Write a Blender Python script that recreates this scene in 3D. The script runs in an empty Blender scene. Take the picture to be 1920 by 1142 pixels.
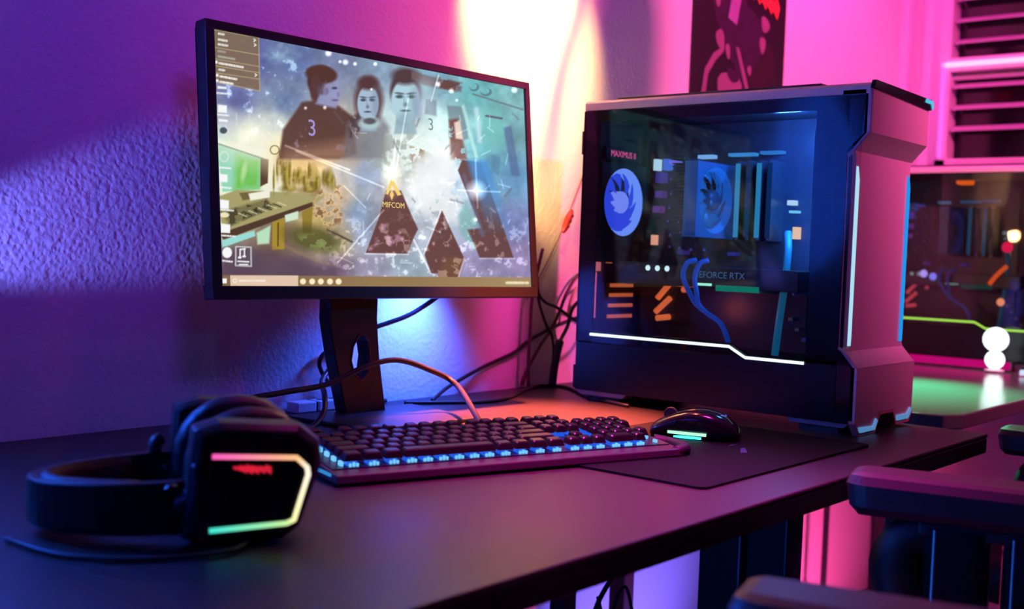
import bpy, bmesh, math, random
import numpy as np
from mathutils import Vector, Matrix, Euler

SC = bpy.context.scene
COL = SC.collection
R = math.radians
random.seed(7)
rng = np.random.default_rng(11)

# ------------------------------------------------------------------ camera
# world: X along the back wall, Y towards it, Z up; desktop surface at z = 0
cam = bpy.data.cameras.new('camera')
cam_ob = bpy.data.objects.new('camera', cam); COL.objects.link(cam_ob)
yaw, pitch, roll, fpx = .696, .0456, .0366, 2143.7
f_ = Vector((math.cos(pitch) * math.cos(yaw), math.cos(pitch) * math.sin(yaw), -math.sin(pitch)))
r_ = Vector((math.sin(yaw), -math.cos(yaw), 0)); u_ = r_.cross(f_)
rr = math.cos(roll) * r_ + math.sin(roll) * u_
uu = -math.sin(roll) * r_ + math.cos(roll) * u_
cam_ob.matrix_world = Matrix(((rr.x, uu.x, -f_.x, 0), (rr.y, uu.y, -f_.y, 0), (rr.z, uu.z, -f_.z, .2513), (0, 0, 0, 1)))
cam.sensor_fit = 'HORIZONTAL'; cam.sensor_width = 36; cam.lens = fpx / 1920 * 36
cam.clip_start = .02
cam.dof.use_dof = True; cam.dof.focus_distance = 1.55; cam.dof.aperture_fstop = 4.5
SC.camera = cam_ob

# ------------------------------------------------------------------ world, lights, exposure
vs = SC.view_settings
vs.view_transform = 'Standard'; vs.look = 'None'; vs.exposure = 0; vs.gamma = 1
vs.use_curve_mapping = False
w = bpy.data.worlds.new('night_room'); SC.world = w; w.use_nodes = True
w.node_tree.nodes['Background'].inputs[0].default_value = (.45, .12, 1, 1)
w.node_tree.nodes['Background'].inputs[1].default_value = .006

def lamp(name, kind, loc, color, energy, target=None, size=.1, size_y=None, spot=None, blend=.5):
    l = bpy.data.lights.new(name, kind); l.color = color; l.energy = energy
    if kind == 'AREA':
        l.size = size
        if size_y: l.shape = 'RECTANGLE'; l.size_y = size_y
    else:
        l.shadow_soft_size = size
    if kind == 'SPOT': l.spot_size = R(spot); l.spot_blend = blend
    o = bpy.data.objects.new(name, l); COL.objects.link(o); o.location = loc
    if target: o.rotation_euler = (Vector(target) - Vector(loc)).to_track_quat('-Z', 'Y').to_euler()
    return o
lamp('warm_wall_lamp', 'SPOT', (1.575, 1.08, .95), (1, .55, .16), 125, (1.625, 1.352, .72), .012, spot=62, blend=.85)
lamp('warm_back_lamp', 'SPOT', (1.545, 1.305, .38), (1, .48, .16), 5, (1.80, 1.352, .40), .02, spot=92, blend=.7)
lamp('warm_desk_lamp', 'SPOT', (1.45, 1.12, .95), (1, .13, .08), 1500, (1.36, 1.07, 0), .04, spot=31, blend=1)
lamp('pink_room_lamp', 'SPOT', (2.35, -.25, 1.25), (1, .085, .33), 195, (2.44, 1.352, .55), .05, spot=80, blend=.6)
lamp('violet_fill_lamp', 'SPOT', (1.6, .2, 1.5), (.45, .04, .70), 26, (1.98, 1.352, .66), .1, spot=42, blend=1)
lamp('blue_leg_fill', 'SPOT', (1.0, .70, -.40), (.03, .10, 1), 2.5, (1.70, .90, -.25), .03, spot=60, blend=.8)  # added blue fill for the desk leg, no visible source
lamp('blue_post_highlight', 'AREA', (.55, .78, -.36), (.03, .15, 1), 1.6, (1.28, .42, -.15), .05, .45)  # tall light added to put blue highlights on the chair posts
lamp('pink_desk_fill', 'SPOT', (1.06, .64, 1.55), (.80, .02, .45), 800, (1.05, .655, 0), .15, spot=30, blend=1)  # overhead spot added to tint the desk surface pink
lamp('pink_wall_fill', 'SPOT', (1.35, .75, 1.35), (.95, .04, .42), 20, (1.30, 1.352, .70), .1, spot=60, blend=1)  # weak pink spot added to tint the wall above the monitor
lamp('pink_low_fill', 'SPOT', (1.55, 1.05, .45), (.95, .03, .42), 9, (1.70, 1.352, .07), .03, spot=50, blend=1)  # pink added on the low wall between monitor and tower
lamp('magenta_wall_lamp', 'AREA', (2.55, .9, 1.35), (1, .012, .50), 8, (3.4, 1.1, .8), .3)
lamp('blue_beam_lamp', 'SPOT', (.33, 1.300, .170), (.17, .17, 1), 34, (.90, 1.352, .306), .010, spot=26, blend=.75)
lamp('blue_pool_lamp', 'SPOT', (.30, .92, .52), (.012, .11, 1), 430, (.32, 1.352, .49), .03, spot=60, blend=.25)
lamp('violet_wall_fill', 'SPOT', (.35, -.1, 1.6), (.20, .035, 1), 64, (.75, 1.352, .72), .3, spot=42, blend=1)  # general violet fill added for the left wall
lamp('pink_front_fill', 'SPOT', (1.60, -.35, .75), (1, .06, .36), 8, (1.71, .68, .30), .08, spot=27, blend=.5)  # spot added to light the case front alone
lamp('blue_stand_lamp', 'SPOT', (1.36, 1.262, .235), (.035, .11, 1), 17, (1.32, 1.352, .04), .02, spot=112, blend=1)
lamp('blue_room_lamp', 'AREA', (-.5, .9, .55), (.02, .07, 1), 2, (1.2, .85, .2), .4)
lamp('violet_floor_lamp', 'SPOT', (2.0, 1.0, -.62), (.20, .13, 1), 13, (2.03, 1.352, -.42), .06, spot=110, blend=.8)
lamp('pink_floor_lamp', 'SPOT', (2.75, .95, -.66), (1, .07, .35), 16, (2.95, 1.352, -.5), .06, spot=100, blend=.8)
lamp('lime_desk_fill', 'SPOT', (2.55, 1.05, .45), (.06, 1, .42), 150, (2.35, .90, 0), .05, spot=66, blend=1)  # green spot added to tint the second desk
lamp('case_top_light', 'POINT', (1.67, .84, .455), (.04, .20, 1), 1.6, None, .02)
lamp('case_front_light', 'POINT', (1.66, .80, .32), (.03, .30, 1), 1.2, None, .02)
lamp('case_rear_light', 'POINT', (1.66, 1.02, .165), (1, .16, .05), .10, None, .015)

# ------------------------------------------------------------------ materials
def srgb(r, g, b):
    f = lambda c: (c / 255) / 12.92 if c / 255 <= .04045 else ((c / 255 + .055) / 1.055) ** 2.4
    return (f(r), f(g), f(b))
MATS = {}
def mat(name, col=(.5, .5, .5), rough=.5, metal=0, spec=.5, emit=None, es=1, noise=0, nscale=60, bump=0, bscale=200, coat=0, detail=3):
    if name in MATS: return MATS[name]
    m = bpy.data.materials.new(name); m.use_nodes = True; nt = m.node_tree
    b = nt.nodes['Principled BSDF']; S = b.inputs
    S['Base Color'].default_value = (*col, 1); S['Roughness'].default_value = rough
    S['Metallic'].default_value = metal; S['Specular IOR Level'].default_value = spec
    if coat: S['Coat Weight'].default_value = coat; S['Coat Roughness'].default_value = .08
    if emit: S['Emission Color'].default_value = (*emit, 1); S['Emission Strength'].default_value = es
    if noise or bump:
        tc = nt.nodes.new('ShaderNodeTexCoord')
    if noise:
        n = nt.nodes.new('ShaderNodeTexNoise'); n.inputs['Scale'].default_value = nscale; n.inputs['Detail'].default_value = 4
        nt.links.new(tc.outputs['Object'], n.inputs['Vector'])
        mx = nt.nodes.new('ShaderNodeMix'); mx.data_type = 'RGBA'; mx.blend_type = 'MIX'
        mx.inputs[6].default_value = (*[c * (1 - noise) for c in col], 1)
        mx.inputs[7].default_value = (*[min(1, c * (1 + noise)) for c in col], 1)
        nt.links.new(n.outputs['Fac'], mx.inputs[0]); nt.links.new(mx.outputs[2], S['Base Color'])
    if bump:
        n = nt.nodes.new('ShaderNodeTexNoise'); n.inputs['Scale'].default_value = bscale; n.inputs['Detail'].default_value = detail
        nt.links.new(tc.outputs['Object'], n.inputs['Vector'])
        bp = nt.nodes.new('ShaderNodeBump'); bp.inputs['Strength'].default_value = bump; bp.inputs['Distance'].default_value = .004
        nt.links.new(n.outputs['Fac'], bp.inputs['Height']); nt.links.new(bp.outputs['Normal'], S['Normal'])
    MATS[name] = m
    return m
def glow(name, col, s=1.0):
    if name in MATS: return MATS[name]
    m = bpy.data.materials.new(name); m.use_nodes = True; nt = m.node_tree
    nt.nodes.remove(nt.nodes['Principled BSDF'])
    e = nt.nodes.new('ShaderNodeEmission'); e.inputs[0].default_value = (*col, 1); e.inputs[1].default_value = s
    nt.links.new(e.outputs[0], nt.nodes['Material Output'].inputs[0])
    MATS[name] = m
    return m
def attr_glow(name, s=1.0):
    m = bpy.data.materials.new(name); m.use_nodes = True; nt = m.node_tree
    nt.nodes.remove(nt.nodes['Principled BSDF'])
    a = nt.nodes.new('ShaderNodeAttribute'); a.attribute_name = 'light'
    e = nt.nodes.new('ShaderNodeEmission'); e.inputs[1].default_value = s
    nt.links.new(a.outputs['Color'], e.inputs[0]); nt.links.new(e.outputs[0], nt.nodes['Material Output'].inputs[0])
    return m
def glass_mat(name, tint, ior=1.5):
    m = bpy.data.materials.new(name); m.use_nodes = True; nt = m.node_tree
    nt.nodes.remove(nt.nodes['Principled BSDF'])
    t = nt.nodes.new('ShaderNodeBsdfTransparent'); t.inputs[0].default_value = (*tint, 1)
    g = nt.nodes.new('ShaderNodeBsdfGlossy'); g.inputs['Roughness'].default_value = .02
    fr = nt.nodes.new('ShaderNodeFresnel'); fr.inputs[0].default_value = ior
    mx = nt.nodes.new('ShaderNodeMixShader')
    nt.links.new(fr.outputs[0], mx.inputs[0]); nt.links.new(t.outputs[0], mx.inputs[1]); nt.links.new(g.outputs[0], mx.inputs[2])
    nt.links.new(mx.outputs[0], nt.nodes['Material Output'].inputs[0])
    return m

def stucco():
    m = bpy.data.materials.new('white_stucco'); m.use_nodes = True; nt = m.node_tree
    b = nt.nodes['Principled BSDF']; b.inputs['Base Color'].default_value = (.78, .76, .77, 1); b.inputs['Roughness'].default_value = .85
    b.inputs['Specular IOR Level'].default_value = .25
    tc = nt.nodes.new('ShaderNodeTexCoord')
    n1 = nt.nodes.new('ShaderNodeTexNoise'); n1.inputs['Scale'].default_value = 110; n1.inputs['Detail'].default_value = 3; n1.inputs['Distortion'].default_value = .8
    n2 = nt.nodes.new('ShaderNodeTexVoronoi'); n2.inputs['Scale'].default_value = 150; n2.feature = 'SMOOTH_F1'
    for n in (n1, n2): nt.links.new(tc.outputs['Object'], n.inputs['Vector'])
    ma = nt.nodes.new('ShaderNodeMath'); ma.operation = 'ADD'
    nt.links.new(n1.outputs['Fac'], ma.inputs[0]); nt.links.new(n2.outputs['Distance'], ma.inputs[1])
    bp = nt.nodes.new('ShaderNodeBump'); bp.inputs['Strength'].default_value = .36; bp.inputs['Distance'].default_value = .0022
    nt.links.new(ma.outputs[0], bp.inputs['Height']); nt.links.new(bp.outputs['Normal'], b.inputs['Normal'])
    return m

M_wall = stucco()
M_rwall = mat('smooth_white_paint', (.75, .73, .75), .8, bump=.1, bscale=90)
M_floor = mat('dark_floorboards', (.05, .045, .05), .5, noise=.4, nscale=8)
M_desk = mat('black_laminate', (.022, .018, .020), .42, spec=.4, noise=.25, nscale=45, bump=.05, bscale=700)
M_edge = mat('black_edge_band', (.012, .01, .012), .45)
M_metal_d = mat('dark_powder_coat', (.02, .02, .03), .35, noise=.2)
M_black = mat('black_plastic', (.012, .012, .014), .42, bump=.05, bscale=900)
M_gloss = mat('gloss_black_plastic', (.008, .008, .011), .14, noise=.1)
M_matte = mat('matte_black', (.006, .006, .008), .6, noise=.2)
M_alu = mat('silver_aluminium', (.72, .70, .72), .42, metal=.25, noise=.05, nscale=200)
M_chrome = mat('chrome', (.75, .78, .8), .12, metal=1, noise=.03)
M_rubber = mat('black_rubber', (.01, .01, .011), .55, bump=.1, bscale=600)
M_leather = mat('black_leather', (.018, .014, .018), .42, bump=.2, bscale=260)
M_pad_cloth = mat('black_pad_cloth', (.004, .004, .007), .7, spec=.08, bump=.25, bscale=1500)
M_tray = mat('dark_tray_paint', (.035, .038, .05), .45, noise=.2)
M_pcb = mat('black_circuit_board', (.028, .034, .05), .35, noise=.4, nscale=120)
M_fins = mat('aluminium_fins', (.35, .4, .45), .3, metal=.8, noise=.2, nscale=300)
M_white = mat('white_plastic', (.75, .75, .78), .4, noise=.04)

# ------------------------------------------------------------------ geometry helpers
class MB:
    def __init__(s): s.v = []; s.f = []
    def add(s, vs, fs):
        n = len(s.v); s.v += [tuple(v) for v in vs]; s.f += [tuple(i + n for i in f) for f in fs]; return s
    def box(s, x0, x1, y0, y1, z0, z1, top=None):
        """top=(dx,dy): inset of the upper face"""
        dx, dy = top or (0, 0)
        return s.add([(x0, y0, z0), (x1, y0, z0), (x1, y1, z0), (x0, y1, z0), (x0 + dx, y0 + dy, z1), (x1 - dx, y0 + dy, z1), (x1 - dx, y1 - dy, z1), (x0 + dx, y1 - dy, z1)],
                     [(0, 3, 2, 1), (4, 5, 6, 7), (0, 1, 5, 4), (1, 2, 6, 5), (2, 3, 7, 6), (3, 0, 4, 7)])
    def prism(s, poly, ax, a0, a1):
        """poly in the two other axes (order x,y,z minus ax)"""
        def P(p, a): return (a, p[0], p[1]) if ax == 0 else (p[0], a, p[1]) if ax == 1 else (p[0], p[1], a)
        n = len(poly)
        return s.add([P(p, a0) for p in poly] + [P(p, a1) for p in poly],
                     [tuple(range(n))[::-1], tuple(range(n, 2 * n))] + [(i, (i + 1) % n, n + (i + 1) % n, n + i) for i in range(n)])
    def loft(s, rings, closed=True, caps=True):
        n = len(rings[0]); vs = [p for r in rings for p in r]; fs = []
        for k in range(len(rings) - 1):
            for i in range(n if closed else n - 1):
                j = (i + 1) % n; fs.append((k * n + i, k * n + j, (k + 1) * n + j, (k + 1) * n + i))
        if caps and closed: fs += [tuple(range(n))[::-1], tuple(range((len(rings) - 1) * n, len(rings) * n))]
        return s.add(vs, fs)
    def tube(s, pts, r, n=8, sub=6, smooth=True):
        P = spline(pts, sub) if smooth else [Vector(p) for p in pts]
        rings = []; up = Vector((0, 0, 1)); prev = None
        for i, p in enumerate(P):
            t = (P[min(i + 1, len(P) - 1)] - P[max(i - 1, 0)]).normalized()
            if prev is None:
                a = t.cross(up if abs(t.z) < .9 else Vector((1, 0, 0))).normalized()
            else:
                a = (prev - t * prev.dot(t)).normalized()
            prev = a; b = t.cross(a)
            rad = r(i / (len(P) - 1)) if callable(r) else r
            rings.append([p + (a * math.cos(k * 2 * math.pi / n) + b * math.sin(k * 2 * math.pi / n)) * rad for k in range(n)])
        return s.loft(rings)
    def cyl(s, p, q, r, n=20, r2=None):
        return s.tube([p, q], (lambda t: r + (r2 - r) * t) if r2 is not None else r, n, smooth=False)
    def lathe(s, prof, c=(0, 0, 0), n=24, axis='z', arc=2 * math.pi):
        rings = []
        full = abs(arc - 2 * math.pi) < 1e-6
        for k in range(n if full else n + 1):
            a = arc * k / n; ca, sa = math.cos(a), math.sin(a)
            ring = []
            for (r, h) in prof:
                v = (r * ca, r * sa, h) if axis == 'z' else (r * ca, h, r * sa) if axis == 'y' else (h, r * ca, r * sa)
                ring.append((c[0] + v[0], c[1] + v[1], c[2] + v[2]))
            rings.append(ring)
        if full: rings.append(rings[0])
        return s.loft(rings, closed=False, caps=False)
    def mesh(s, name, smooth=False):
        me = bpy.data.meshes.new(name); me.from_pydata(s.v, [], s.f); me.update()
        bm = bmesh.new(); bm.from_mesh(me); bmesh.ops.remove_doubles(bm, verts=bm.verts, dist=1e-6)
        bmesh.ops.recalc_face_normals(bm, faces=bm.faces); bm.to_mesh(me); bm.free()
        if smooth: me.polygons.foreach_set('use_smooth', [True] * len(me.polygons))
        return me
    def build(s, name, m, parent=None, bevel=0, smooth=False, loc=None, sub=0):
        me = s.mesh(name, smooth or sub > 0); me.materials.append(m)
        return put(name, me, parent, bevel, loc, sub)
def put(name, me, parent=None, bevel=0, loc=None, sub=0):
    o = bpy.data.objects.new(name, me); COL.objects.link(o)
    if parent is not None: o.parent = parent
    if loc is not None: o.location = loc
    if bevel:
        b = o.modifiers.new('bevel', 'BEVEL'); b.width = bevel; b.segments = 2; b.limit_method = 'ANGLE'; b.angle_limit = R(35)
    if sub:
        b = o.modifiers.new('sub', 'SUBSURF'); b.levels = sub; b.render_levels = sub
    return o
def spline(pts, sub=6):
    P = [Vector(p) for p in pts]; out = []
    Q = [P[0] * 2 - P[1]] + P + [P[-1] * 2 - P[-2]]
    for i in range(1, len(Q) - 2):
        a, b, c, d = Q[i - 1:i + 3]
        for k in range(sub):
            t = k / sub
            out.append(.5 * ((2 * b) + (c - a) * t + (2 * a - 5 * b + 4 * c - d) * t * t + (3 * b - a - 3 * c + d) * t ** 3))
    out.append(P[-1]); return out
def tag(o, label=None, cat=None, group=None, kind=None):
    if label: o['label'] = label
    if cat: o['category'] = cat
    if group: o['group'] = group
    if kind: o['kind'] = kind
    return o
def thing(name, label, cat, loc=(0, 0, 0), rz=0, group=None):
    o = bpy.data.objects.new(name, None); COL.objects.link(o); o.location = loc; o.rotation_euler = (0, 0, rz)
    o.empty_display_size = .05
    return tag(o, label, cat, group)
def text(name, s, m, parent, size, M, extrude=0, align='CENTER'):
    c = bpy.data.curves.new(name, 'FONT'); c.body = s; c.size = size; c.align_x = align; c.align_y = 'CENTER'; c.extrude = extrude
    o = bpy.data.objects.new(name, c); COL.objects.link(o)
    bpy.context.view_layer.update()
    me = bpy.data.meshes.new_from_object(o); bpy.data.objects.remove(o)
    me.transform(M); me.materials.clear(); me.materials.append(m)
    return put(name, me, parent)
def colour_mesh(o, fn):
    """per-vertex emission colour (linear) from fn(co)"""
    me = o.data; a = me.color_attributes.new('light', 'FLOAT_COLOR', 'POINT')
    for i, v in enumerate(me.vertices): a.data[i].color = (*fn(v.co), 1)

# ================================================================== the room
YW, XR, ZF = 1.352, 3.40, -.73
tag(MB().box(-1.2, XR, YW, YW + .12, ZF, 1.75).build('wall_back', M_wall), kind='structure')
tag(MB().box(-1.2, XR + .12, -1.6, YW + .12, ZF - .1, ZF).build('floor', M_floor), kind='structure')
tag(MB().box(-1.2, XR + .12, -1.6, YW + .12, 1.75, 1.85).build('ceiling', M_rwall), kind='structure')
WY0, WY1, WZ0, WZ1 = -.35, 1.20, .57, 1.45
m = MB(); m.box(XR, XR + .12, -1.6, YW, ZF, WZ0); m.box(XR, XR + .12, -1.6, YW, WZ1, 1.75)
m.box(XR, XR + .12, WY1, YW, WZ0, WZ1); m.box(XR, XR + .12, -1.6, WY0, WZ0, WZ1)
tag(m.build('wall_right', M_rwall), kind='structure')
tag(MB().box(XR - .012, XR, WY1 + .085, WY1 + .115, ZF, 1.75).build('trim_1', mat('white_trim', (.55, .5, .55), .5, noise=.05), bevel=.004), kind='structure')
# window in the right wall
win = bpy.data.objects.new('window_1', None); COL.objects.link(win); win.location = (XR, .4, 1); tag(win, kind='structure')
M_wf = mat('white_window_frame', (.72, .70, .73), .4, noise=.04)
def wpart(name, m, bev=.003, mm=M_wf):
    m.v = [(a - XR, b - .4, c - 1) for a, b, c in m.v]; return m.build(name, mm, win, bev)
m = MB(); m.box(XR - .02, XR + .05, WY1 - .005, WY1 + .03, WZ0 - .03, WZ1); wpart('frame_post', m)
m = MB(); m.box(XR - .02, XR + .05, WY0 - .03, WY1 + .03, WZ0 - .045, WZ0); wpart('sill', m)
m = MB(); m.box(XR - .02, XR + .05, WY0, WY1 - .005, .822, .862); wpart('transom', m)
m = MB(); m.box(XR + .045, XR + .05, WY0, WY1, WZ0, WZ1); wpart('pane', m, 0, mat('night_glass', (.006, .004, .01), .1))
M_slat = mat('white_blind_slat', (.62, .58, .62), .45, noise=.05)
def blind(label, z0, z1):
    t = thing('window_blind', label, 'blind', (XR + .01, .42, z0), 0, 'venetian blinds in the window')
    n = int((z1 - z0) / .062); me = None
    for k in range(n):
        z = z1 - .03 - k * .062 - z0
        if me is None:
            mb = MB(); mb.add([(-.018, -.76, -.008), (.018, -.76, .008), (.019, -.76, .006), (-.017, -.76, -.010), (-.018, .77, -.008), (.018, .77, .008), (.019, .77, .006), (-.017, .77, -.010)],
                              [(0, 1, 5, 4), (1, 2, 6, 5), (2, 3, 7, 6), (3, 0, 4, 7), (0, 3, 2, 1), (4, 5, 6, 7)])
            me = mb.mesh('slat'); me.materials.append(M_slat)
        put('slat', me, t, loc=(0, 0, z))
    MB().box(-.002, .018, -.77, .775, z1 - z0 - .012, z1 - z0).build('head_rail', M_slat, t)
    for y in (.55, -.1): MB().box(.008, .010, y, y + .004, 0, z1 - z0 - .01).build('ladder_cord', M_slat, t)
    return t
blind('pink-lit venetian blind below the bright light strip, behind the far computer', .575, .815)
blind('venetian blind with dim pink slats in the upper part of the window', .87, 1.44)
t = thing('led_strip', 'glowing pink-white light strip along the window frame corner', 'light strip', (XR - .022, WY1 + .012, .842))
MB().box(-.006, 0, -1.5, .005, -.006, .006).build('horizontal_strip', glow('strip_pinkwhite', (1, .48, .90), 1.5), t)
MB().box(-.006, 0, -.005, .005, -.27, .006).build('vertical_strip', glow('strip_pink', (1, .13, .82), 1.2), t)

# ================================================================== desk
DY0, DX0, DX1 = .553, .05, 1.812
desk = thing('desk', 'long black laminate desk carrying the monitor, keyboard and near computer', 'desk', (DX0, DY0, 0))
def D(m):
    m.v = [(a - DX0, b - DY0, c) for a, b, c in m.v]; return m
D(MB().box(DX0, DX1, DY0, YW - .004, -.006, 0)).build('desktop', M_desk, desk, .002)
D(MB().box(DX0, DX1, DY0 + .001, YW - .005, -.030, -.0062)).build('edge_board', M_edge, desk, .002)
D(MB().box(DX0 + .1, DX1 - .06, .90, .96, -.075, -.031)).build('frame_rail', M_metal_d, desk, .003)
for (x0, x1) in ((1.68, 1.76), (.12, .20)):
    D(MB().box(x0, x1, .895, .972, ZF + .05, -.031)).build('leg', M_metal_d, desk, .003)
    D(MB().box(x0 + .01, x1 - .01, .818, .889, ZF + .05, -.031)).build('leg_sleeve', M_metal_d, desk, .003)
    D(MB().box(x0 - .005, x1 + .005, .60, 1.30, ZF + .005, ZF + .05)).build('foot', M_metal_d, desk, .004)
for x in (1.60, 1.785):
    D(MB().box(x, x + .035, 1.19, 1.225, ZF, -.031)).build('rear_leg', mat('brown_metal_leg', (.05, .015, .03), .5, noise=.2), desk, .003)

# second desk by the window
d2 = thing('corner_desk', 'second desk with a glossy pale top under the far computer', 'desk', (1.97, .66, 0))
a = [(0, .06), (.012, .02), (.05, 0), (1.425, 0), (1.425, .688), (0, .688)]
MB().prism(a, 2, -.028, -.001).build('desktop', mat('glossy_pale_top', (.10, .11, .11), .16, spec=.6, noise=.08, nscale=20), d2, .003)
for (x, y, wd) in ((.05, .08, .05), (1.35, .08, .05), (.53, .62, .05), (.912, .62, .014), (1.35, .62, .05)):
    MB().box(x, x + wd, y, y + wd, ZF, -.029).build('leg', M_metal_d, d2, .003)

# ================================================================== monitor
MY, MT, MW, MH = -.048, .102, .618, .358
mon = thing('monitor', 'large flat monitor on a black stand showing a wallpaper of three men', 'monitor', (.864, 1.2116, 0), MY)
# parts below are in the tilted panel frame (x right, y into the wall, z up the panel)
PM = Matrix.Translation((0, 0, .1784)) @ Matrix.Rotation(-MT, 4, 'X')
def mp(name, m, mt_, bev=0, par=mon, smooth=False):
    me = m.mesh(name, smooth); me.transform(PM); me.materials.append(mt_); return put(name, me, par, bev)
SX0, SX1, SZ0, SZ1 = .0140, .6062, .0170, .3465
m = MB()
m.box(0, MW, 0, .022, 0, SZ0); m.box(0, MW, 0, .022, SZ1, MH); m.box(0, SX0, 0, .022, SZ0, SZ1); m.box(SX1, MW, 0, .022, SZ0, SZ1)
mp('bezel', m, M_black, .0012)
mp('back_cover', MB().box(.002, MW - .002, .010, .024, .002, MH - .002).box(.14, .47, .024, .050, .06, .30), M_black, .004)
# ---- screen picture: colours computed per vertex on a fine grid, drawn on a trapezoid canvas
def screen_colours(nu, nv):
    V, U = np.meshgrid(np.linspace(0, 1, nv), np.linspace(0, 1, nu), indexing='ij')      # U right, V up
    src = [(0, 1), (1, 1), (1, 0), (0, 0)]; dst = [(402, 55), (985, 166), (998, 537), (424, 537)]
    A = []; B = []
    for (a, b), (x, y) in zip(src, dst):
        A += [[a, b, 1, 0, 0, 0, -x * a, -x * b], [0, 0, 0, a, b, 1, -y * a, -y * b]]; B += [x, y]
    h = np.linalg.solve(np.array(A, float), np.array(B, float))
    q = h[6] * U + h[7] * V + 1
    X = (h[0] * U + h[1] * V + h[2]) / q; Y = (h[3] * U + h[4] * V + h[5]) / q
    def noise(sc, seed, octv=4):
        r = np.random.default_rng(seed); out = np.zeros_like(X); amp = 1; tot = 0
        for o in range(octv):
            g = r.random((96, 96)); s = sc * 2 ** o
            fx = (X - 380) / 640 * s; fy = (Y - 30) / 640 * s
            ix = np.floor(fx).astype(int); iy = np.floor(fy).astype(int); tx = fx - ix; ty = fy - iy
            tx = tx * tx * (3 - 2 * tx); ty = ty * ty * (3 - 2 * ty)
            G = lambda a, b: g[b % 96, a % 96]
            out += amp * ((G(ix, iy) * (1 - tx) + G(ix + 1, iy) * tx) * (1 - ty) + (G(ix, iy + 1) * (1 - tx) + G(ix + 1, iy + 1) * tx) * ty)
            tot += amp; amp *= .55
        return out / tot
    pts = [(410, 60, 95, 90, 130), (480, 110, 92, 100, 158), (560, 110, 96, 112, 160), (640, 110, 110, 118, 150), (720, 120, 130, 150, 175), (820, 150, 125, 165, 185),
           (900, 170, 110, 180, 185), (970, 190, 125, 175, 180), (450, 190, 96, 100, 150), (540, 190, 120, 140, 180), (430, 225, 150, 165, 190), (470, 262, 240, 245, 225), (530, 270, 248, 240, 205), (520, 235, 190, 200, 205),
           (580, 310, 235, 200, 130), (610, 270, 225, 170, 120), (650, 320, 200, 195, 190), (640, 370, 215, 195, 170), (600, 430, 200, 175, 110), (640, 450, 165, 150, 120),
           (690, 330, 160, 175, 205), (680, 400, 140, 160, 190), (690, 440, 150, 160, 185), (730, 280, 185, 210, 215), (780, 260, 200, 230, 225), (830, 250, 195, 232, 225), (800, 330, 240, 246, 246), (830, 300, 235, 245, 240),
           (770, 300, 205, 222, 215), (870, 330, 175, 200, 225), (930, 240, 120, 185, 185), (930, 300, 110, 165, 185), (900, 290, 115, 180, 190), (960, 330, 105, 150, 190), (975, 250, 120, 165, 175),
           (960, 420, 120, 130, 180), (985, 480, 140, 125, 165), (900, 500, 140, 130, 165), (800, 450, 165, 175, 190), (770, 500, 150, 165, 180), (700, 510, 145, 140, 165), (640, 510, 120, 100, 125), (560, 510, 95, 75, 95), (470, 510, 85, 65, 90), (520, 460, 110, 85, 75), (450, 400, 200, 205, 150), (430, 300, 150, 215, 175)]
    C = np.zeros(X.shape + (3,)); W = np.zeros(X.shape)
    for (x, y, r, g, b) in pts:
        wt = 1 / ((X - x) ** 2 + (Y - y) ** 2 + 60) ** 1.6
        W += wt; C += wt[..., None] * np.array([r, g, b])
    C /= W[..., None]
    n1, n2, n3 = noise(9, 1, 5), noise(26, 2, 4), noise(60, 3, 3)
    C *= (.66 + .36 * n1 + .26 * n2 + .16 * n3)[..., None]
    def put_(mask, col, a=1.0):
        nonlocal C
        k = np.clip(mask, 0, 1)[..., None] * a; C = C * (1 - k) + np.array(col, float) * k
    def add_(mask, col, a=1.0):
        nonlocal C
        C = C + np.clip(mask, 0, 1)[..., None] * a * np.array(col, float)
    def poly(P, ft=1.2):
        d = np.full(X.shape, 1e9); ins = np.zeros(X.shape, bool); n = len(P)
        for i in range(n):
            (x1, y1), (x2, y2) = P[i], P[(i + 1) % n]
            ex, ey = x2 - x1, y2 - y1; t = np.clip(((X - x1) * ex + (Y - y1) * ey) / (ex * ex + ey * ey + 1e-9), 0, 1)
            d = np.minimum(d, np.hypot(X - x1 - t * ex, Y - y1 - t * ey))
            if y1 != y2: ins ^= ((y1 > Y) != (y2 > Y)) & (X < (x2 - x1) * (Y - y1) / (y2 - y1) + x1)
        return np.clip(.5 + np.where(ins, d, -d) / (2 * ft), 0, 1)
    def ell(cx, cy, rx, ry, ft=.15, rot=0):
        c, s = math.cos(R(rot)), math.sin(R(rot)); dx, dy = X - cx, Y - cy
        rr_ = np.hypot((dx * c + dy * s) / rx, (-dx * s + dy * c) / ry)
        return np.clip((1 - rr_) / (2 * ft) + .5, 0, 1)
    def line(x1, y1, x2, y2, wd, ft=1.0):
        ex, ey = x2 - x1, y2 - y1; t = np.clip(((X - x1) * ex + (Y - y1) * ey) / (ex * ex + ey * ey), 0, 1)
        return np.clip(.5 + (wd / 2 - np.hypot(X - x1 - t * ex, Y - y1 - t * ey)) / (2 * ft), 0, 1)
    sp = lambda th, k=10: np.clip((n2 * .6 + n3 * .4 - th) * k, 0, 1)
    # dust and shards over the upper left
    m_ul = np.clip((300 - Y) / 90, 0, 1) * np.clip((620 - X) / 90, 0, 1)
    add_(sp(.60) * m_ul, (70, 90, 90), .9); put_(ell(530, 100, 28, 16, .5) * n3, (170, 205, 225), .8); put_(sp(.62) * ell(520, 115, 50, 40, .6), (190, 215, 230), .8)
    # --- lower left: a room scene in green and gold
    for k, x in enumerate((448, 472, 498, 520, 545)): put_(line(x, 215 + k * 4, x + 2, 285, 2.5, 1.5), (215, 225, 205), .5)
    put_(poly([(408, 262), (540, 290), (545, 372), (470, 372), (415, 368)], 4), (250, 250, 232), .75)
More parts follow.
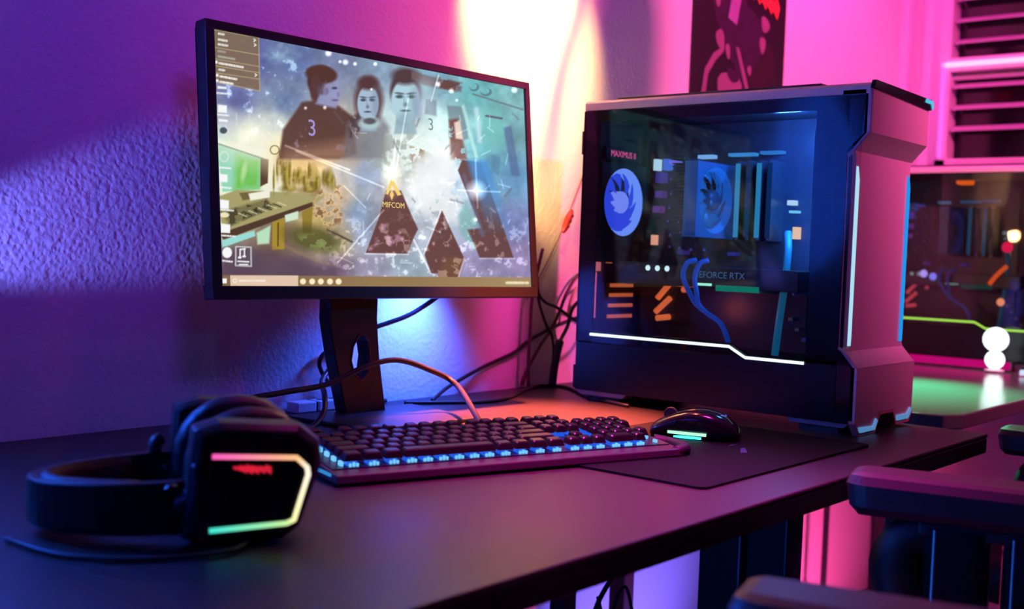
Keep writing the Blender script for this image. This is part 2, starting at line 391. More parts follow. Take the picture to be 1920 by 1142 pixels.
    put_(poly([(412, 272), (496, 300), (493, 357), (424, 362)]), (150, 215, 185)); put_(poly([(450, 292), (494, 302), (492, 354), (446, 358)], 8) * (.55 + .45 * n3), (105, 190, 60)); put_(ell(463, 325, 5, 18, .5, 10), (200, 230, 180), .7)
    put_(poly([(494, 298), (509, 301), (508, 345), (494, 352)]), (88, 66, 52)); put_(line(412, 271, 497, 299, 2.5), (70, 105, 85))
    put_(poly([(413, 372), (450, 358), (620, 366), (590, 388), (430, 448), (424, 425)], 1.5), (168, 160, 108)); put_(poly([(418, 440), (592, 380), (594, 388), (428, 452)]), (82, 58, 46))
    put_(poly([(420, 400), (505, 375), (520, 390), (440, 425)], 3) * (.5 + .5 * (n3 > .5)), (70, 62, 42), .9)
    for k in range(9): put_(line(455 + k * 9, 402 - k * 2.6, 470 + k * 9, 408 - k * 2.6, 2.2), (40, 36, 24) if k % 2 else (215, 212, 170), .85)
    put_(poly([(455, 364), (500, 360), (510, 368), (462, 378)]), (110, 100, 62)); put_(poly([(472, 365), (512, 358), (512, 372), (476, 378)]), (240, 240, 220))
    put_(ell(490, 268, 85, 34, .9, 12), (250, 246, 222), .75); put_(ell(565, 305, 40, 34, .9), (246, 205, 130), .6)
    gd = np.clip((n3 - .30) * 4, 0, 1)
    for (x, y, rx, ry) in ((526, 318, 3, 22), (533, 306, 4, 26), (541, 330, 7, 30), (549, 324, 2.5, 28), (519, 340, 2, 24), (557, 338, 4, 16), (566, 332, 6, 14), (577, 340, 5, 16), (585, 322, 3, 14), (592, 338, 8, 24), (600, 345, 6, 18), (612, 336, 4, 14), (621, 338, 9, 18), (629, 346, 5, 14), (545, 356, 14, 6), (580, 358, 16, 5)):
        put_(ell(x, y, rx, ry, .45) * (.45 + .55 * gd), (118, 98, 34), .9); put_(ell(x + rx * .4, y - 2, rx * .35, ry * .7, .6), (212, 190, 92), .65)
    put_(ell(520, 283, 9, 9, .1) - ell(520, 283, 7, 7, .1), (120, 110, 40), .9); put_(ell(534, 290, 6, 8) - ell(534, 290, 4, 6), (120, 95, 20), .9)
    put_(poly([(600, 360), (645, 350), (648, 420), (600, 432), (590, 390)], 5) * np.clip((n3 - .35) * 5, 0, 1), (238, 195, 140), .85); put_(poly([(600, 360), (645, 350), (648, 420), (600, 432), (590, 390)], 5) * np.clip((n3 - .50) * 8, 0, 1), (110, 78, 55), .8)
    put_(poly([(572, 398), (592, 388), (590, 440), (574, 440)]), (150, 128, 52)); put_(poly([(517, 418), (540, 410), (540, 468), (517, 470)]), (168, 140, 52)); put_(line(528, 420, 528, 462, 2.5), (90, 62, 30))
    put_(poly([(488, 438), (514, 424), (512, 458), (490, 460)], 2), (185, 225, 190)); put_(poly([(424, 452), (484, 434), (486, 444), (425, 466)]), (155, 220, 215)); put_(poly([(540, 405), (565, 397), (565, 412), (542, 418)]), (205, 232, 205))
    put_(ell(592, 448, 52, 24, .35, 12), (84, 80, 44), .8); put_(ell(600, 455, 34, 12, .4, 12) * (n3 > .45), (135, 150, 85), .8); put_(line(620, 432, 665, 454, 4), (80, 62, 55), .8)
    put_(poly([(424, 470), (520, 470), (560, 492), (640, 500), (640, 522), (424, 522)], 8), (92, 72, 88), .75); put_(poly([(530, 455), (600, 490), (640, 500), (560, 475)], 4), (165, 135, 95), .6)
    # --- three men
    def face(cx, cy, rx, ry, skin, hair, turn=0, long=False):
        if long: put_(ell(cx, cy - 2, rx * 1.34, ry * 1.20, .2), hair, .9)
        else: put_(ell(cx - turn * 3, cy - ry * .32, rx * 1.08, ry * .86, .12), hair)
        put_(poly([(cx - rx * .55, cy + ry * .5), (cx + rx * .55, cy + ry * .5), (cx + rx * .8, cy + ry * 1.5), (cx - rx * .8, cy + ry * 1.5)], 2), [c * .86 for c in skin])
        put_(ell(cx + turn * 4, cy + ry * .08, rx, ry * .92, .08), skin)
        put_(ell(cx + turn * 4, cy - ry * .98, rx * .95, ry * .36, .3), hair)
        dk = [c * .42 for c in skin]
        for s in (-1, 1):
            ex = cx + turn * 6 + s * rx * .42
            put_(ell(ex, cy - ry * .10, rx * .26, ry * .075, .4), dk, .95); put_(ell(ex, cy - ry * .24, rx * .34, ry * .05, .4, s * -6), dk, .75)
        put_(ell(cx + turn * 7, cy + ry * .24, rx * .16, ry * .10, .5), [c * .6 for c in skin], .8); put_(line(cx + turn * 6 - rx * .08, cy - ry * .1, cx + turn * 6 - rx * .1, cy + ry * .2, rx * .1), [c * .8 for c in skin], .6)
        put_(ell(cx + turn * 6, cy + ry * .50, rx * .34, ry * .05, .4), dk, .85)
        put_(ell(cx + turn * 4 + rx * .7, cy + ry * .1, rx * .35, ry * .7, .6), [c * .7 for c in skin], .45)
    cloth = (82, 55, 50)
    put_(poly([(528, 300), (535, 245), (570, 193), (600, 188), (640, 200), (668, 222), (672, 290), (640, 300)], 3), (92, 62, 58), .95)
    put_(poly([(540, 285), (672, 262), (672, 305), (528, 305)], 14), (200, 150, 120), .5)
    put_(sp(.57) * poly([(535, 295), (570, 195), (640, 200), (668, 290)], 6), (165, 130, 150), .7)
    # first man: profile to the right
    put_(ell(606, 153, 26, 30, .1), (78, 50, 52)); put_(ell(626, 170, 17, 26, .3, 8), (152, 156, 200), .9); put_(ell(606, 140, 30, 17, .12, 8), (86, 54, 50)); put_(ell(595, 168, 10, 26, .2), (90, 60, 62))
    put_(poly([(604, 178), (640, 186), (634, 204), (596, 196)], 3), (150, 150, 190)); put_(ell(631, 166, 5, 2.6, .4), (70, 60, 95), .85); put_(ell(638, 178, 3, 5, .5), (120, 118, 160), .7); put_(ell(632, 189, 6, 2, .5), (95, 85, 125), .8); put_(sp(.55) * ell(626, 176, 22, 22, .4), (120, 140, 185), .6); put_(ell(616, 172, 4, 7, .3), (130, 115, 155))
    put_(poly([(648, 300), (655, 232), (680, 210), (710, 212), (735, 240), (742, 300)], 5), (120, 112, 122), .7); put_(poly([(655, 225), (690, 205), (700, 232), (660, 262)], 4) * (n3 > .4), (78, 60, 62), .8)
    face(695, 192, 20, 37, (168, 190, 214), (88, 58, 62), -.3, True); put_(ell(697, 232, 20, 12, .3), (175, 200, 205)); put_(ell(697, 228, 12, 6, .3), (70, 60, 70), .8)
    put_(poly([(722, 330), (728, 252), (750, 226), (790, 226), (826, 250), (838, 330)], 6), (214, 230, 226), .85); put_(sp(.55) * ell(770, 290, 50, 50, .4), (150, 160, 150), .6)
    face(764, 186, 27, 44, (178, 212, 226), (84, 62, 68), 0); put_(ell(764, 222, 14, 12, .5), (140, 165, 180), .6)
    put_(ell(789, 195, 9, 36, .5), (140, 150, 190), .5)
    put_(ell(740, 300, 60, 50, .8) * sp(.5), (120, 125, 125), .5)
    put_(poly([(772, 275), (800, 280), (798, 308), (776, 305)], 3) * (n3 > .42), (110, 85, 60), .8)
    # upper right: pale machinery shapes
    put_(poly([(775, 133), (800, 140), (845, 152), (870, 162), (868, 172), (800, 160), (775, 148)], 2), (120, 100, 105), .8); put_(poly([(828, 145), (870, 155), (860, 172), (828, 165)], 2) * (n3 > .4), (105, 70, 66), .9)
    put_(poly([(802, 186), (822, 188), (822, 218), (800, 214)], 2), (112, 128, 150), .8)
    put_(line(826, 140, 812, 190, 2, 1), (235, 245, 250), .8); put_(line(890, 176, 984, 205, 3), (110, 115, 125), .8)
    for (x, y, rx) in ((893, 163, 9), (915, 172, 11)): put_(ell(x, y, rx, 8, .1) - ell(x - 2, y - 2, rx * .75, 6, .1), (90, 110, 125), .7)
    put_(poly([(842, 198), (875, 200), (882, 260), (850, 270)], 2), (120, 140, 150), .8); put_(poly([(845, 225), (862, 222), (880, 300), (848, 300)], 3) * (n3 > .3), (120, 66, 62), .8); put_(poly([(855, 230), (866, 226), (872, 262), (858, 260)], 2), (245, 225, 210), .9)
    put_(line(872, 200, 898, 300, 6, 2), (190, 240, 235), .8); put_(line(897, 205, 903, 265, 8, 3), (205, 235, 245), .8); put_(poly([(908, 200), (945, 205), (950, 282), (908, 284)], 3), (120, 192, 190), .6); put_(line(915, 217, 944, 222, 4, 1), (105, 90, 110), .9)
    put_(poly([(948, 240), (962, 235), (978, 330), (962, 330)], 2), (92, 110, 155), .7); put_(poly([(925, 290), (942, 295), (938, 330), (925, 320)], 2), (90, 130, 165), .6)
    put_(line(800, 165, 830, 300, 26, 14), (240, 250, 250), .35)
    # glow in the middle
    add_(ell(805, 335, 62, 62, .9) * (.4 + n3), (62, 56, 52), 1.0)
    # --- big chevrons
    put_(poly([(780, 290), (850, 290), (872, 360), (862, 420), (800, 400), (780, 360)], 8) * (n2 > .35), (238, 240, 242), .8)
    br = (104, 66, 64)
    put_(poly([(752, 300), (778, 470), (716, 470), (700, 380)], 18), (120, 95, 100), .35)
    put_(poly([(691, 475), (716, 406), (728, 358), (756, 358), (775, 402), (788, 430), (780, 446), (768, 476)]), br, .95)
    put_(sp(.56) * poly([(700, 470), (720, 420), (778, 420), (765, 474)], 4), (185, 135, 160), .75)
    put_(poly([(832, 394), (874, 484), (861, 522), (828, 522), (822, 512), (812, 512), (800, 476)]), br, .95); put_(sp(.56) * poly([(832, 394), (846, 450), (826, 510), (800, 476)], 4), (205, 185, 200), .8)
    put_(poly([(836, 480), (874, 484), (861, 522), (828, 522)], 6), (122, 84, 62), .7)
    put_(poly([(870, 300), (905, 306), (966, 483), (903, 483), (879, 430), (905, 428), (862, 320)]), br, .92)
    bl = np.clip((440 - Y) / 110, 0, 1) * poly([(880, 300), (918, 300), (962, 440), (920, 440)], 6); put_(bl, (85, 150, 215), .9)
    put_(line(874, 330, 908, 440, 6, 4), (110, 120, 155), .7)
    put_(poly([(862, 400), (878, 380), (902, 425), (880, 430), (896, 470), (868, 440)], 4), (130, 185, 180), .7)
    for (a, b, c, d, wd) in ((560, 285, 724, 352, 3), (640, 492, 724, 395, 3.2), (780, 450, 812, 512, 4), (874, 484, 862, 522, 3), (746, 262, 740, 340, 3), (895, 300, 899, 390, 3), (862, 357, 940, 360, 3), (770, 180, 745, 330, 2), (800, 476, 832, 394, 2.5), (690, 476, 770, 477, 2.5), (903, 484, 968, 484, 2), (650, 350, 690, 390, 1.5), (540, 275, 660, 320, 4), (862, 522, 820, 522, 3)):
        add_(line(a, b, c, d, wd * .7, 1.6), (130, 130, 130), .6)
    add_(ell(896, 357, 12, 12, .9), (150, 180, 190), 1); add_(ell(738, 338, 12, 22, .9), (120, 110, 80), .9)
    add_(np.clip((n3 - .60) * 9, 0, 1) * np.clip((Y - 380) / 80, 0, 1) * np.clip((X - 600) / 60, 0, 1), (60, 60, 55), .9)
    for k in range(46):
        r_0 = np.random.default_rng(100 + k); x0 = 640 + 330 * r_0.random(); y0 = 200 + 300 * r_0.random(); an = r_0.random() * 6.28; L = 6 + 22 * r_0.random()
        add_(line(x0, y0, x0 + L * math.cos(an), y0 + L * math.sin(an), 1.6, 1.0), (90, 95, 95), .55) if k % 3 else put_(line(x0, y0, x0 + L * math.cos(an), y0 + L * math.sin(an), 3, 1.5), (105, 100, 110), .5)
    # bright stars
    for (x, y, r0) in ((619, 100, 5), (651, 117, 4.5), (641, 116, 2.5), (669, 120, 3), (707, 120, 3), (825, 158, 4), (850, 170, 4), (968, 168, 4.5), (700, 168, 2), (613, 203, 3), (577, 204, 2.5), (895, 412, 3), (860, 188, 2)): add_(ell(x, y, r0, r0, .6), (160, 160, 160), 1)
    # gold emblem on the left chevron
    gold = (250, 215, 120)
    for P in ([(727, 364), (738, 336), (741, 346), (732, 366)], [(741, 338), (757, 366), (750, 368), (738, 346)], [(739, 356), (743, 366), (739, 377), (735, 366)]): put_(poly(P, .9), gold)
    # --- desktop furniture: context menu, icons, task bar
    menu = poly([(403, 56), (488, 71), (491, 172), (408, 155)], .8); put_(menu, (128, 106, 90), .95)
    for (a, b, c, d) in ((403, 56, 488, 71), (488, 71, 491, 172), (491, 172, 408, 155), (406, 90, 489, 104), (407, 112, 489, 126), (408, 125, 490, 138), (408, 138, 490, 150)): put_(line(a, b, c, d, 1.6, .8), (190, 170, 125), .9)
    for (x, y, L, br_) in ((413, 64, 9, 235), (413, 75, 15, 235), (413, 84, 16, 235), (413, 97, 12, 165), (413, 107, 30, 175), (415, 120, 44, 245), (415, 132, 9, 235), (417, 145, 30, 250), (417, 155, 23, 250)):
        put_(line(x, y, x + L, y + L * .17, 4.2, .9) * (.62 + .38 * (np.sin(X * 2.1 + y) > -.3)), (br_, br_, br_ - 8))
    for (x, y) in ((480, 76), (481, 85), (483, 142)): put_(line(x - 1, y - 2, x + 2, y, 2, .6), (240, 235, 220)); put_(line(x + 2, y, x - 1, y + 2.5, 2, .6), (240, 235, 220))
    for (x, y) in ((409, 118), (411, 143), (411, 153)): put_(ell(x, y, 3, 3, .3), (240, 240, 235))
    for (x, y, hh) in ((421, 166, 3), (422, 206, 8), (424, 228, 3), (425, 336, 8), (428, 385, 9), (431, 430, 9)):
        put_(poly([(x - 9, y - hh), (x + 8, y - hh + 2), (x + 8, y + hh), (x - 9, y + hh - 1)]), (246, 248, 250))
    for (x, y, L) in ((405, 176, 30), (413, 217, 20), (416, 246, 12), (414, 316, 24), (417, 353, 22), (420, 395, 24), (422, 443, 26), (426, 490, 17)): put_(line(x, y, x + L, y + 2, 3.4, .8) * (.6 + .4 * (np.sin(X * 1.9 + y) > -.3)), (245, 248, 250))
    put_(ell(424, 247, 7, 6, .2), (70, 90, 95)); put_(ell(426, 296, 9, 10, .1) - ell(426, 296, 7, 8, .1), (225, 240, 235), .8); put_(ell(434, 475, 9, 10, .1), (248, 248, 248)); put_(ell(428, 405, 9, 5, .2), (240, 230, 190))
    put_(poly([(450, 464), (478, 465), (479, 500), (450, 499)]), (96, 82, 98)); put_(poly([(449, 463), (479, 464), (480, 501), (449, 500)]) - poly([(451, 465), (477, 466), (478, 499), (451, 498)]), (235, 235, 235))
    for (a, b, c, d, wd) in ((458, 470, 458, 484, 2.6), (466, 468, 466, 482, 2.6), (458, 469, 467, 468, 3), (456, 484, 459, 484, 4), (464, 482, 467, 482, 4), (454, 491, 474, 492, 2.6), (457, 497, 472, 497, 2.6)): put_(line(a, b, c, d, wd, .7), (242, 242, 242))
    bar = poly([(423, 517), (998, 519), (999, 538), (424, 538)], .7)
    put_(bar, (150, 122, 84)); put_(bar * np.clip((700 - X) / 200, 0, 1), (120, 92, 76), .6); put_(bar * np.clip((X - 780) / 200, 0, 1), (176, 150, 112), .7)
    put_(poly([(440, 517), (566, 517), (566, 537), (441, 537)], .7), (226, 198, 172)); put_(line(458, 527, 504, 527, 4, 1) * (.5 + .5 * (np.sin(X * 1.7) > -.2)), (250, 236, 220)); put_(ell(449, 527, 4, 4, .2) - ell(449, 527, 2.5, 2.5, .2), (250, 240, 225))
    for (x, y) in ((430, 527),): put_(poly([(x - 5, y - 4), (x + 4, y - 4), (x + 4, y + 5), (x - 5, y + 5)], .8), (250, 250, 245))
    for x in (575, 592, 608, 625, 641): put_(ell(x, 528, 5.5, 5.5, .2), (252, 236, 195))
    for (a, b) in ((953, 968), (971, 983), (988, 992)): put_(line(a, 529, b, 529, 5, 1) * (.6 + .4 * (np.sin(X * 2.3) > -.2)), (252, 240, 200))
    C = np.clip(C, 0, 255) / 255
    lin = np.where(C <= .04045, C / 12.92, ((C + .055) / 1.055) ** 2.4)
    return lin
NU, NV = 592, 330
lin = screen_colours(NU, NV)
me = bpy.data.meshes.new('screen')
gv, gu = np.meshgrid(np.linspace(SZ0, SZ1, NV), np.linspace(SX0, SX1, NU), indexing='ij')
vv = np.stack([gu.ravel(), np.full(gu.size, .004), gv.ravel()], -1)
idx = np.arange(NU * NV).reshape(NV, NU)
ff = np.stack([idx[:-1, :-1].ravel(), idx[:-1, 1:].ravel(), idx[1:, 1:].ravel(), idx[1:, :-1].ravel()], -1)
me.vertices.add(len(vv)); me.vertices.foreach_set('co', vv.ravel())
me.loops.add(ff.size); me.loops.foreach_set('vertex_index', ff.ravel())
me.polygons.add(len(ff)); me.polygons.foreach_set('loop_start', np.arange(0, ff.size, 4)); me.polygons.foreach_set('loop_total', np.full(len(ff), 4))
me.update(calc_edges=True); me.validate()
ca = me.color_attributes.new('light', 'FLOAT_COLOR', 'POINT')
ca.data.foreach_set('color', np.concatenate([lin.reshape(-1, 3), np.ones((NU * NV, 1))], 1).ravel().astype(np.float32))
me.transform(PM); me.materials.append(attr_glow('screen_picture', 1.0))
scr = put('screen', me, mon)
def on_screen(x, z, y=.0034):      # text facing the viewer, in panel coordinates
    return PM @ Matrix.Translation((x, y, z)) @ Matrix.Rotation(R(90), 4, 'X')
def uv_of(px, py):
    dst = [(402, 55), (985, 166), (998, 537), (424, 537)]; src = [(0, 1), (1, 1), (1, 0), (0, 0)]
    A = []; B = []
    for (x, y), (a, b) in zip(dst, src):
        A += [[x, y, 1, 0, 0, 0, -x * a, -y * a], [0, 0, 0, x, y, 1, -x * b, -y * b]]; B += [a, b]
    h = np.linalg.solve(np.array(A, float), np.array(B, float)); q = h[6] * px + h[7] * py + 1
    return (SX0 + (SX1 - SX0) * (h[0] * px + h[1] * py + h[2]) / q, SZ0 + (SZ1 - SZ0) * (h[3] * px + h[4] * py + h[5]) / q)
text('lettering', 'MIFCOM', glow('gold_letters', srgb(250, 222, 130)), scr, .0115, on_screen(*uv_of(742, 386)))
text('number', '3', glow('violet_number', srgb(165, 150, 215)), scr, .032, on_screen(*uv_of(589, 243)))
text('number', '3', glow('grey_number', srgb(120, 150, 140)), scr, .026, on_screen(*uv_of(811, 235)))
# stand: neck with cable hole, foot
nk = MB()
def neck_ring(s):
    # s 0 bottom .. 1 top ; centre x, half width, y, in monitor coords
    cx = .292 + .0 * s; hw = .044 + .008 * s; return cx, hw
outl = [(.262, 0), (.338, 0), (.322, .085), (.316, .14), (.316, .22), (.226, .22), (.226, .14), (.238, .085)]
hole = [(.288, .050), (.300, .060), (.303, .085), (.298, .108), (.290, .118), (.281, .116), (.271, .100), (.268, .080), (.275, .060)]
bm = bmesh.new()
def neck_mesh():
    me = bpy.data.meshes.new('neck'); b = bmesh.new()
    vo = [b.verts.new((x, 0, z)) for x, z in outl]; vh = [b.verts.new((x, 0, z)) for x, z in hole]
    eo = [b.edges.new((vo[i], vo[(i + 1) % len(vo)])) for i in range(len(vo))]
    eh = [b.edges.new((vh[i], vh[(i + 1) % len(vh)])) for i in range(len(vh))]
    bmesh.ops.triangle_fill(b, use_beauty=True, use_dissolve=False, edges=eo + eh)
    # drop faces that filled the hole
    def inside(p):
        c = False; n = len(hole)
        for i in range(n):
            x1, z1 = hole[i]; x2, z2 = hole[(i + 1) % n]
            if (z1 > p.z) != (z2 > p.z) and p.x < (x2 - x1) * (p.z - z1) / (z2 - z1) + x1: c = not c
        return c
    bad = [f for f in b.faces if inside(f.calc_center_median())]
    bmesh.ops.delete(b, geom=bad, context='FACES')
    r = bmesh.ops.extrude_face_region(b, geom=list(b.faces))
    bmesh.ops.translate(b, verts=[v for v in r['geom'] if isinstance(v, bmesh.types.BMVert)], vec=(0, .026, 0))
    bmesh.ops.recalc_face_normals(b, faces=b.faces); b.to_mesh(me); b.free(); return me
bm.free()
me = neck_mesh(); me.transform(Matrix.Translation((0, .052, .004))); me.materials.append(M_black)
neck = put('neck', me, mon, .002)
m = MB(); pts = [(x, z) for x, z in hole]
ring_o = [(x + (x - .286) * .12, .0505, z + (z - .084) * .06 + .004) for x, z in hole]; ring_i = [(x, .0505, z + .004) for x, z in hole]
ring_b = [(x, .079, z + .004) for x, z in hole]
m.loft([ring_o, ring_i, ring_b], caps=False).build('hole_trim', mat('dark_red_trim', (.10, .008, .012), .4, noise=.2), neck)
MB().prism([(.20, -.08), (.40, -.08), (.42, .085), (.18, .085)], 2, 0, .006).build('foot', M_black, mon, .002)
# ================================================================== computers
M_glass = glass_mat('smoked_glass', (.92, .93, .96), 1.30)
M_panel = mat('black_side_panel', (.004, .004, .006), .25, spec=.25, noise=.1)
def tx_front(x, y, z):       # text facing -Y
    return Matrix.Translation((x, y, z)) @ Matrix.Rotation(R(90), 4, 'X')
def tx_side(x, y, z):        # text facing -X, reading from +Y to -Y
    return Matrix.Translation((x, y, z)) @ Matrix.Rotation(R(-90), 4, 'Z') @ Matrix.Rotation(R(90), 4, 'X')
def fan(case, name, c, r, m_blade, m_hub, m_ring, square=None):
    f = MB()
    f.lathe([(r * .86, -.004), (r * .97, -.012), (r + .004, -.0125), (r + .004, .011), (r * .86, .011), (r * .86, -.004)], c, 44, 'y')
    fo = f.build(name, m_ring, case, smooth=False)
    if square:
        s = MB(); cx, cy, cz = c; h = r + .006
        for (a, b, d, e) in ((-h, h, -h, -r + .001), (-h, h, r - .001, h)): s.box(cx + a, cx + b, cy - .0125, cy + .0125, cz + d, cz + e)
        for (a, b) in ((-h, -r + .001), (r - .001, h)): s.box(cx + a, cx + b, cy - .0125, cy + .0125, cz - h, cz + h)
        pi_, po_ = [], []
        for k in range(49):
            a = 2 * math.pi * k / 48; ca, sa = math.cos(a), math.sin(a); q = h / max(abs(ca), abs(sa))
            pi_.append((cx + r * .985 * ca, cy - .0127, cz + r * .985 * sa)); po_.append((cx + q * ca, cy - .0127, cz + q * sa))
        s.loft([pi_, po_], closed=False, caps=False)
        s.build('fan_frame', square, fo, .001)
    h = MB(); h.lathe([(0, -.012), (r * .27, -.012), (r * .32, -.008), (r * .32, .010)], c, 24, 'y').build('hub', m_hub, fo, smooth=True)
    nb = 9; me = None
    for k in range(nb):
        if me is None:
            b = MB(); rings = []
            for t in (0, .33, .66, 1):
                rad = r * (.30 + .55 * t); sw = .55 * t; wd = .36 + .05 * t
                rings.append([(rad * math.cos(sw + s * wd), -.006 * s * (1 - .3 * t), rad * math.sin(sw + s * wd)) for s in (-1, -.3, .4, 1)] +
                             [(rad * math.cos(sw + s * wd), -.006 * s * (1 - .3 * t) + .0015, rad * math.sin(sw + s * wd)) for s in (1, .4, -.3, -1)])
            b.loft(rings); me = b.mesh('blade', True); me.materials.append(m_blade)
        o = put('blade', me, fo, loc=c); o.rotation_euler = (0, 2 * math.pi * k / nb + .2, 0)
    return fo
def build_case(label, loc, strip_col, strip_s, rear_col, fan_cols, side_lights, full=True):
    v = 'near' if full else 'far'; dim = 1 if full else .22
    t = thing('desktop_computer', label, 'computer', loc)
    B = lambda *a, **k: MB().box(*a, **k)
    W, Dp = .225, .512
    # shell
    m = MB(); m.box(.003, .222, .030, .508, .020, .100); m.box(.003, .222, .504, .512, .02, .499); m.box(.217, .222, .030, .506, .1, .499); m.box(.003, .222, .030, .506, .490, .499); m.box(.003, .222, .028, .034, .1, .49)
    m.build('chassis', M_matte, t)
    m = MB(); m.box(-.001, .003, .034, .084, .102, .498); m.box(-.001, .003, .479, .512, .102, .498); m.box(-.001, .003, .084, .479, .478, .498)
    m.prism([(.512, .102), (.512, .122), (.211, .122), (.182, .108), (.084, .108), (.034, .108), (.034, .102)], 0, -.001, .003)
    m.build('side_frame', M_panel, t)
    B(-.001, .003, .034, .512, .018, .1015).build('lower_side_panel', M_panel, t, .001)
    B(-.0045, -.0012, .012, .510, .1032, .4975).build('side_glass', M_glass, t)
    s = MB(); P = [(.480, .116), (.211, .1165), (.182, .1015), (.084, .1015)]
    up = [(y, z + .0022) for y, z in P]; dn = [(y, z - .0022) for y, z in P]
    s.prism(up + dn[::-1], 0, -.0058, -.0046); s.build('side_light_strip', glow('case_strip_' + v, strip_col, strip_s), t)
    # top
    m = MB(); m.prism([(0, .499), (.225, .499), (.225, .511), (.221, .515), (.004, .515), (0, .511)], 1, .004, Dp); m.build('top_panel', M_alu, t)
    B(.012, .213, .085, .455, .5152, .520).build('top_vent', M_matte, t, .001)
    m = MB(); m.prism([(-.001, .507), (.226, .500), (.230, .508), (.226, .516), (.004, .5185)], 1, -.003, .0035); m.build('front_lip', M_gloss, t)
    m = MB(); m.prism([(.196, .5095), (.222, .509), (.2265, .501), (.2305, .507), (.226, .5145), (.200, .5155)], 1, -.0045, -.0031); m.build('lip_glint', glow('cyan_edge', srgb(90, 205, 240), .9), t)  # cyan reflection on the lip, put in as a glowing strip
    # front: black core, sculpted aluminium face
    m = MB(); core = []
    for z, yf in ((.018, .010), (.100, .010), (.124, .036), (.416, .036), (.442, .008), (.505, .008)): core.append([(.0, yf + .002, z), (.229, yf + .002, z), (.229, .045, z), (.0, .045, z)])
    m.loft(core).build('front_core', M_gloss, t)
    def sec(z, yf, ch, xl=.0005, xr=.2235):
        a = [(xl, yf + ch * 2.2 + .0005, z), (xl + ch * .9 + .001, yf, z), (xr - ch * .9 - .001, yf, z), (xr, yf + ch * 2.2 + .0005, z)]
        return a + [(x, y + .004, z) for x, y, z in a[::-1]]
    m = MB().loft([sec(.101, .003, .001), sec(.124, .023, .001), sec(.130, .023, .0065), sec(.408, .023, .0065), sec(.417, .023, .001), sec(.443, .0, .001), sec(.506, .0, .001)])
    m.build('front_panel', M_alu, t)
    P = [(.0005, .1005), (.2235, .1005), (.2215, .026), (.206, .010), (.158, .010), (.146, .030), (.090, .030), (.074, .004), (.018, .004), (.0005, .022)]
    m = MB().prism(P, 1, .003, .007); m.build('front_plate', M_alu, t)
    for P in ([(.020, .0045), (.073, .0045), (.082, .018), (.076, .022), (.066, .011), (.014, .013)], [(.160, .0105), (.205, .0105), (.219, .024), (.212, .028), (.200, .019), (.158, .019)]): MB().prism(P, 1, .0008, .0028).build('foot_trim', mat('lit_chrome', (.6, .75, .9), .15, metal=1, emit=(.10, .38, .8), es=.55), t, .0005)  # LED light on the chrome trim put into the material as emission
    m = MB(); m.prism([(.016, .001), (.074, .001), (.091, .029), (.145, .029), (.158, .008), (.207, .008), (.223, .024), (.223, .020), (.2085, .005), (.156, .005), (.143, .026), (.093, .026), (.076, -.0), (.015, -.0), (-.001, .019), (-.001, .023)], 1, .002, .012)
    m.build('foot_rim', mat('pink_rim', (.7, .3, .35), .35, noise=.05), t)
    m = MB()
    for (x0, x1) in ((.0100, .0150), (.2075, .2125)): m = MB().prism([(x0 - .003, .132), (x0 + .004, .132), (x1, .146), (x1 + .002, .376), (x0 + .001, .395), (x0 - .001, .395)], 1, .0205, .0228); m.build('front_light_bar', glow('bar_%d_%s' % (x0 * 1000, v), side_lights[0] if x0 < .1 else side_lights[1], 1.0), t)
    # feet
    for (y0, y1) in ((.405, .512), (.012, .115)):
        MB().prism([(y0, .0185), (y1, .0185), (y1 - .008, .010), (y0 + .01, .010)], 0, .004, .218).build('skid', mat('grey_skid', (.25, .22, .28), .4, noise=.1), t, .001)
        B(.012, .21, y0 + .02, y1 - .02, 0, .0102).build('rubber_foot', M_rubber, t)
    for (z0, z1) in ((.425, .465), (.020, .060)): B(.004, .020, .5122, .520, z0, z1).build('hinge', M_matte, t, .001)
    # inside: board tray and main board
    B(.172, .216, .036, .503, .1005, .489).build('board_tray', M_tray, t)
    bd = B(.166, .1718, .165, .492, .135, .470).build('main_board', M_pcb, t)
    blue = glow('fan_blade_' + v, fan_cols[0], 1); hub = glow('fan_hub_' + v, fan_cols[1], 1); ring = glow('fan_ring_' + v, fan_cols[2], 1)
    fan(t, 'rear_fan', (.073, .487, .346), .060, blue, hub, ring, M_matte)
    tb = mat('teal_blade_' + v, (.05, .16, .22), .3, emit=fan_cols[3], es=.6)
    fan(t, 'cooler_fan', (.090, .313, .350), .056, tb, mat('dark_hub_' + v, (.02, .06, .1), .3, emit=fan_cols[3], es=.35), mat('blue_ring_' + v, (.05, .15, .3), .3, emit=fan_cols[4], es=.8), mat('blue_frame_' + v, (.02, .1, .2), .35, emit=fan_cols[4], es=.25))
    m = MB()
    for k in range(22): m.box(.032, .150, .327, .352, .292 + k * .0055, .2935 + k * .0055)
    tag(m.build('cooling_fins', M_metal_d, t), kind='stuff')
    B(.028, .152, .327, .354, .414, .418).build('cooler_cover', M_metal_d, t, .001)
    for k in range(4):
        y = .214 + k * .0195
        r = B(.118, .1655, y, y + .006, .285, .418).build('memory_stick', mat('memory_heatspreader', (.10, .12, .15), .3, metal=.6, noise=.1), t, .0008)
        MB().box(.1135, .1175, y - .0005, y + .0065, .290, .413).build('light_bar', glow('ram_%s_%d' % (v, k % 2), srgb(45, 140, 195) if k % 2 else srgb(8, 45, 95), .85 * dim), r)
    # graphics card
    g = B(.036, .165, .118, .490, .2045, .2385).build('graphics_card', mat('card_shroud', (.012, .02, .026), .35, noise=.2), t, .002)
    if full: text('lettering', 'GEFORCE RTX', glow('card_letters', srgb(52, 92, 130), 1), g, .0145, tx_side(.0352, .258, .226))
    B(.0345, .0358, .270, .304, .2085, .2125).build('card_light', glow('card_mint_' + v, srgb(170, 255, 225), dim), g)
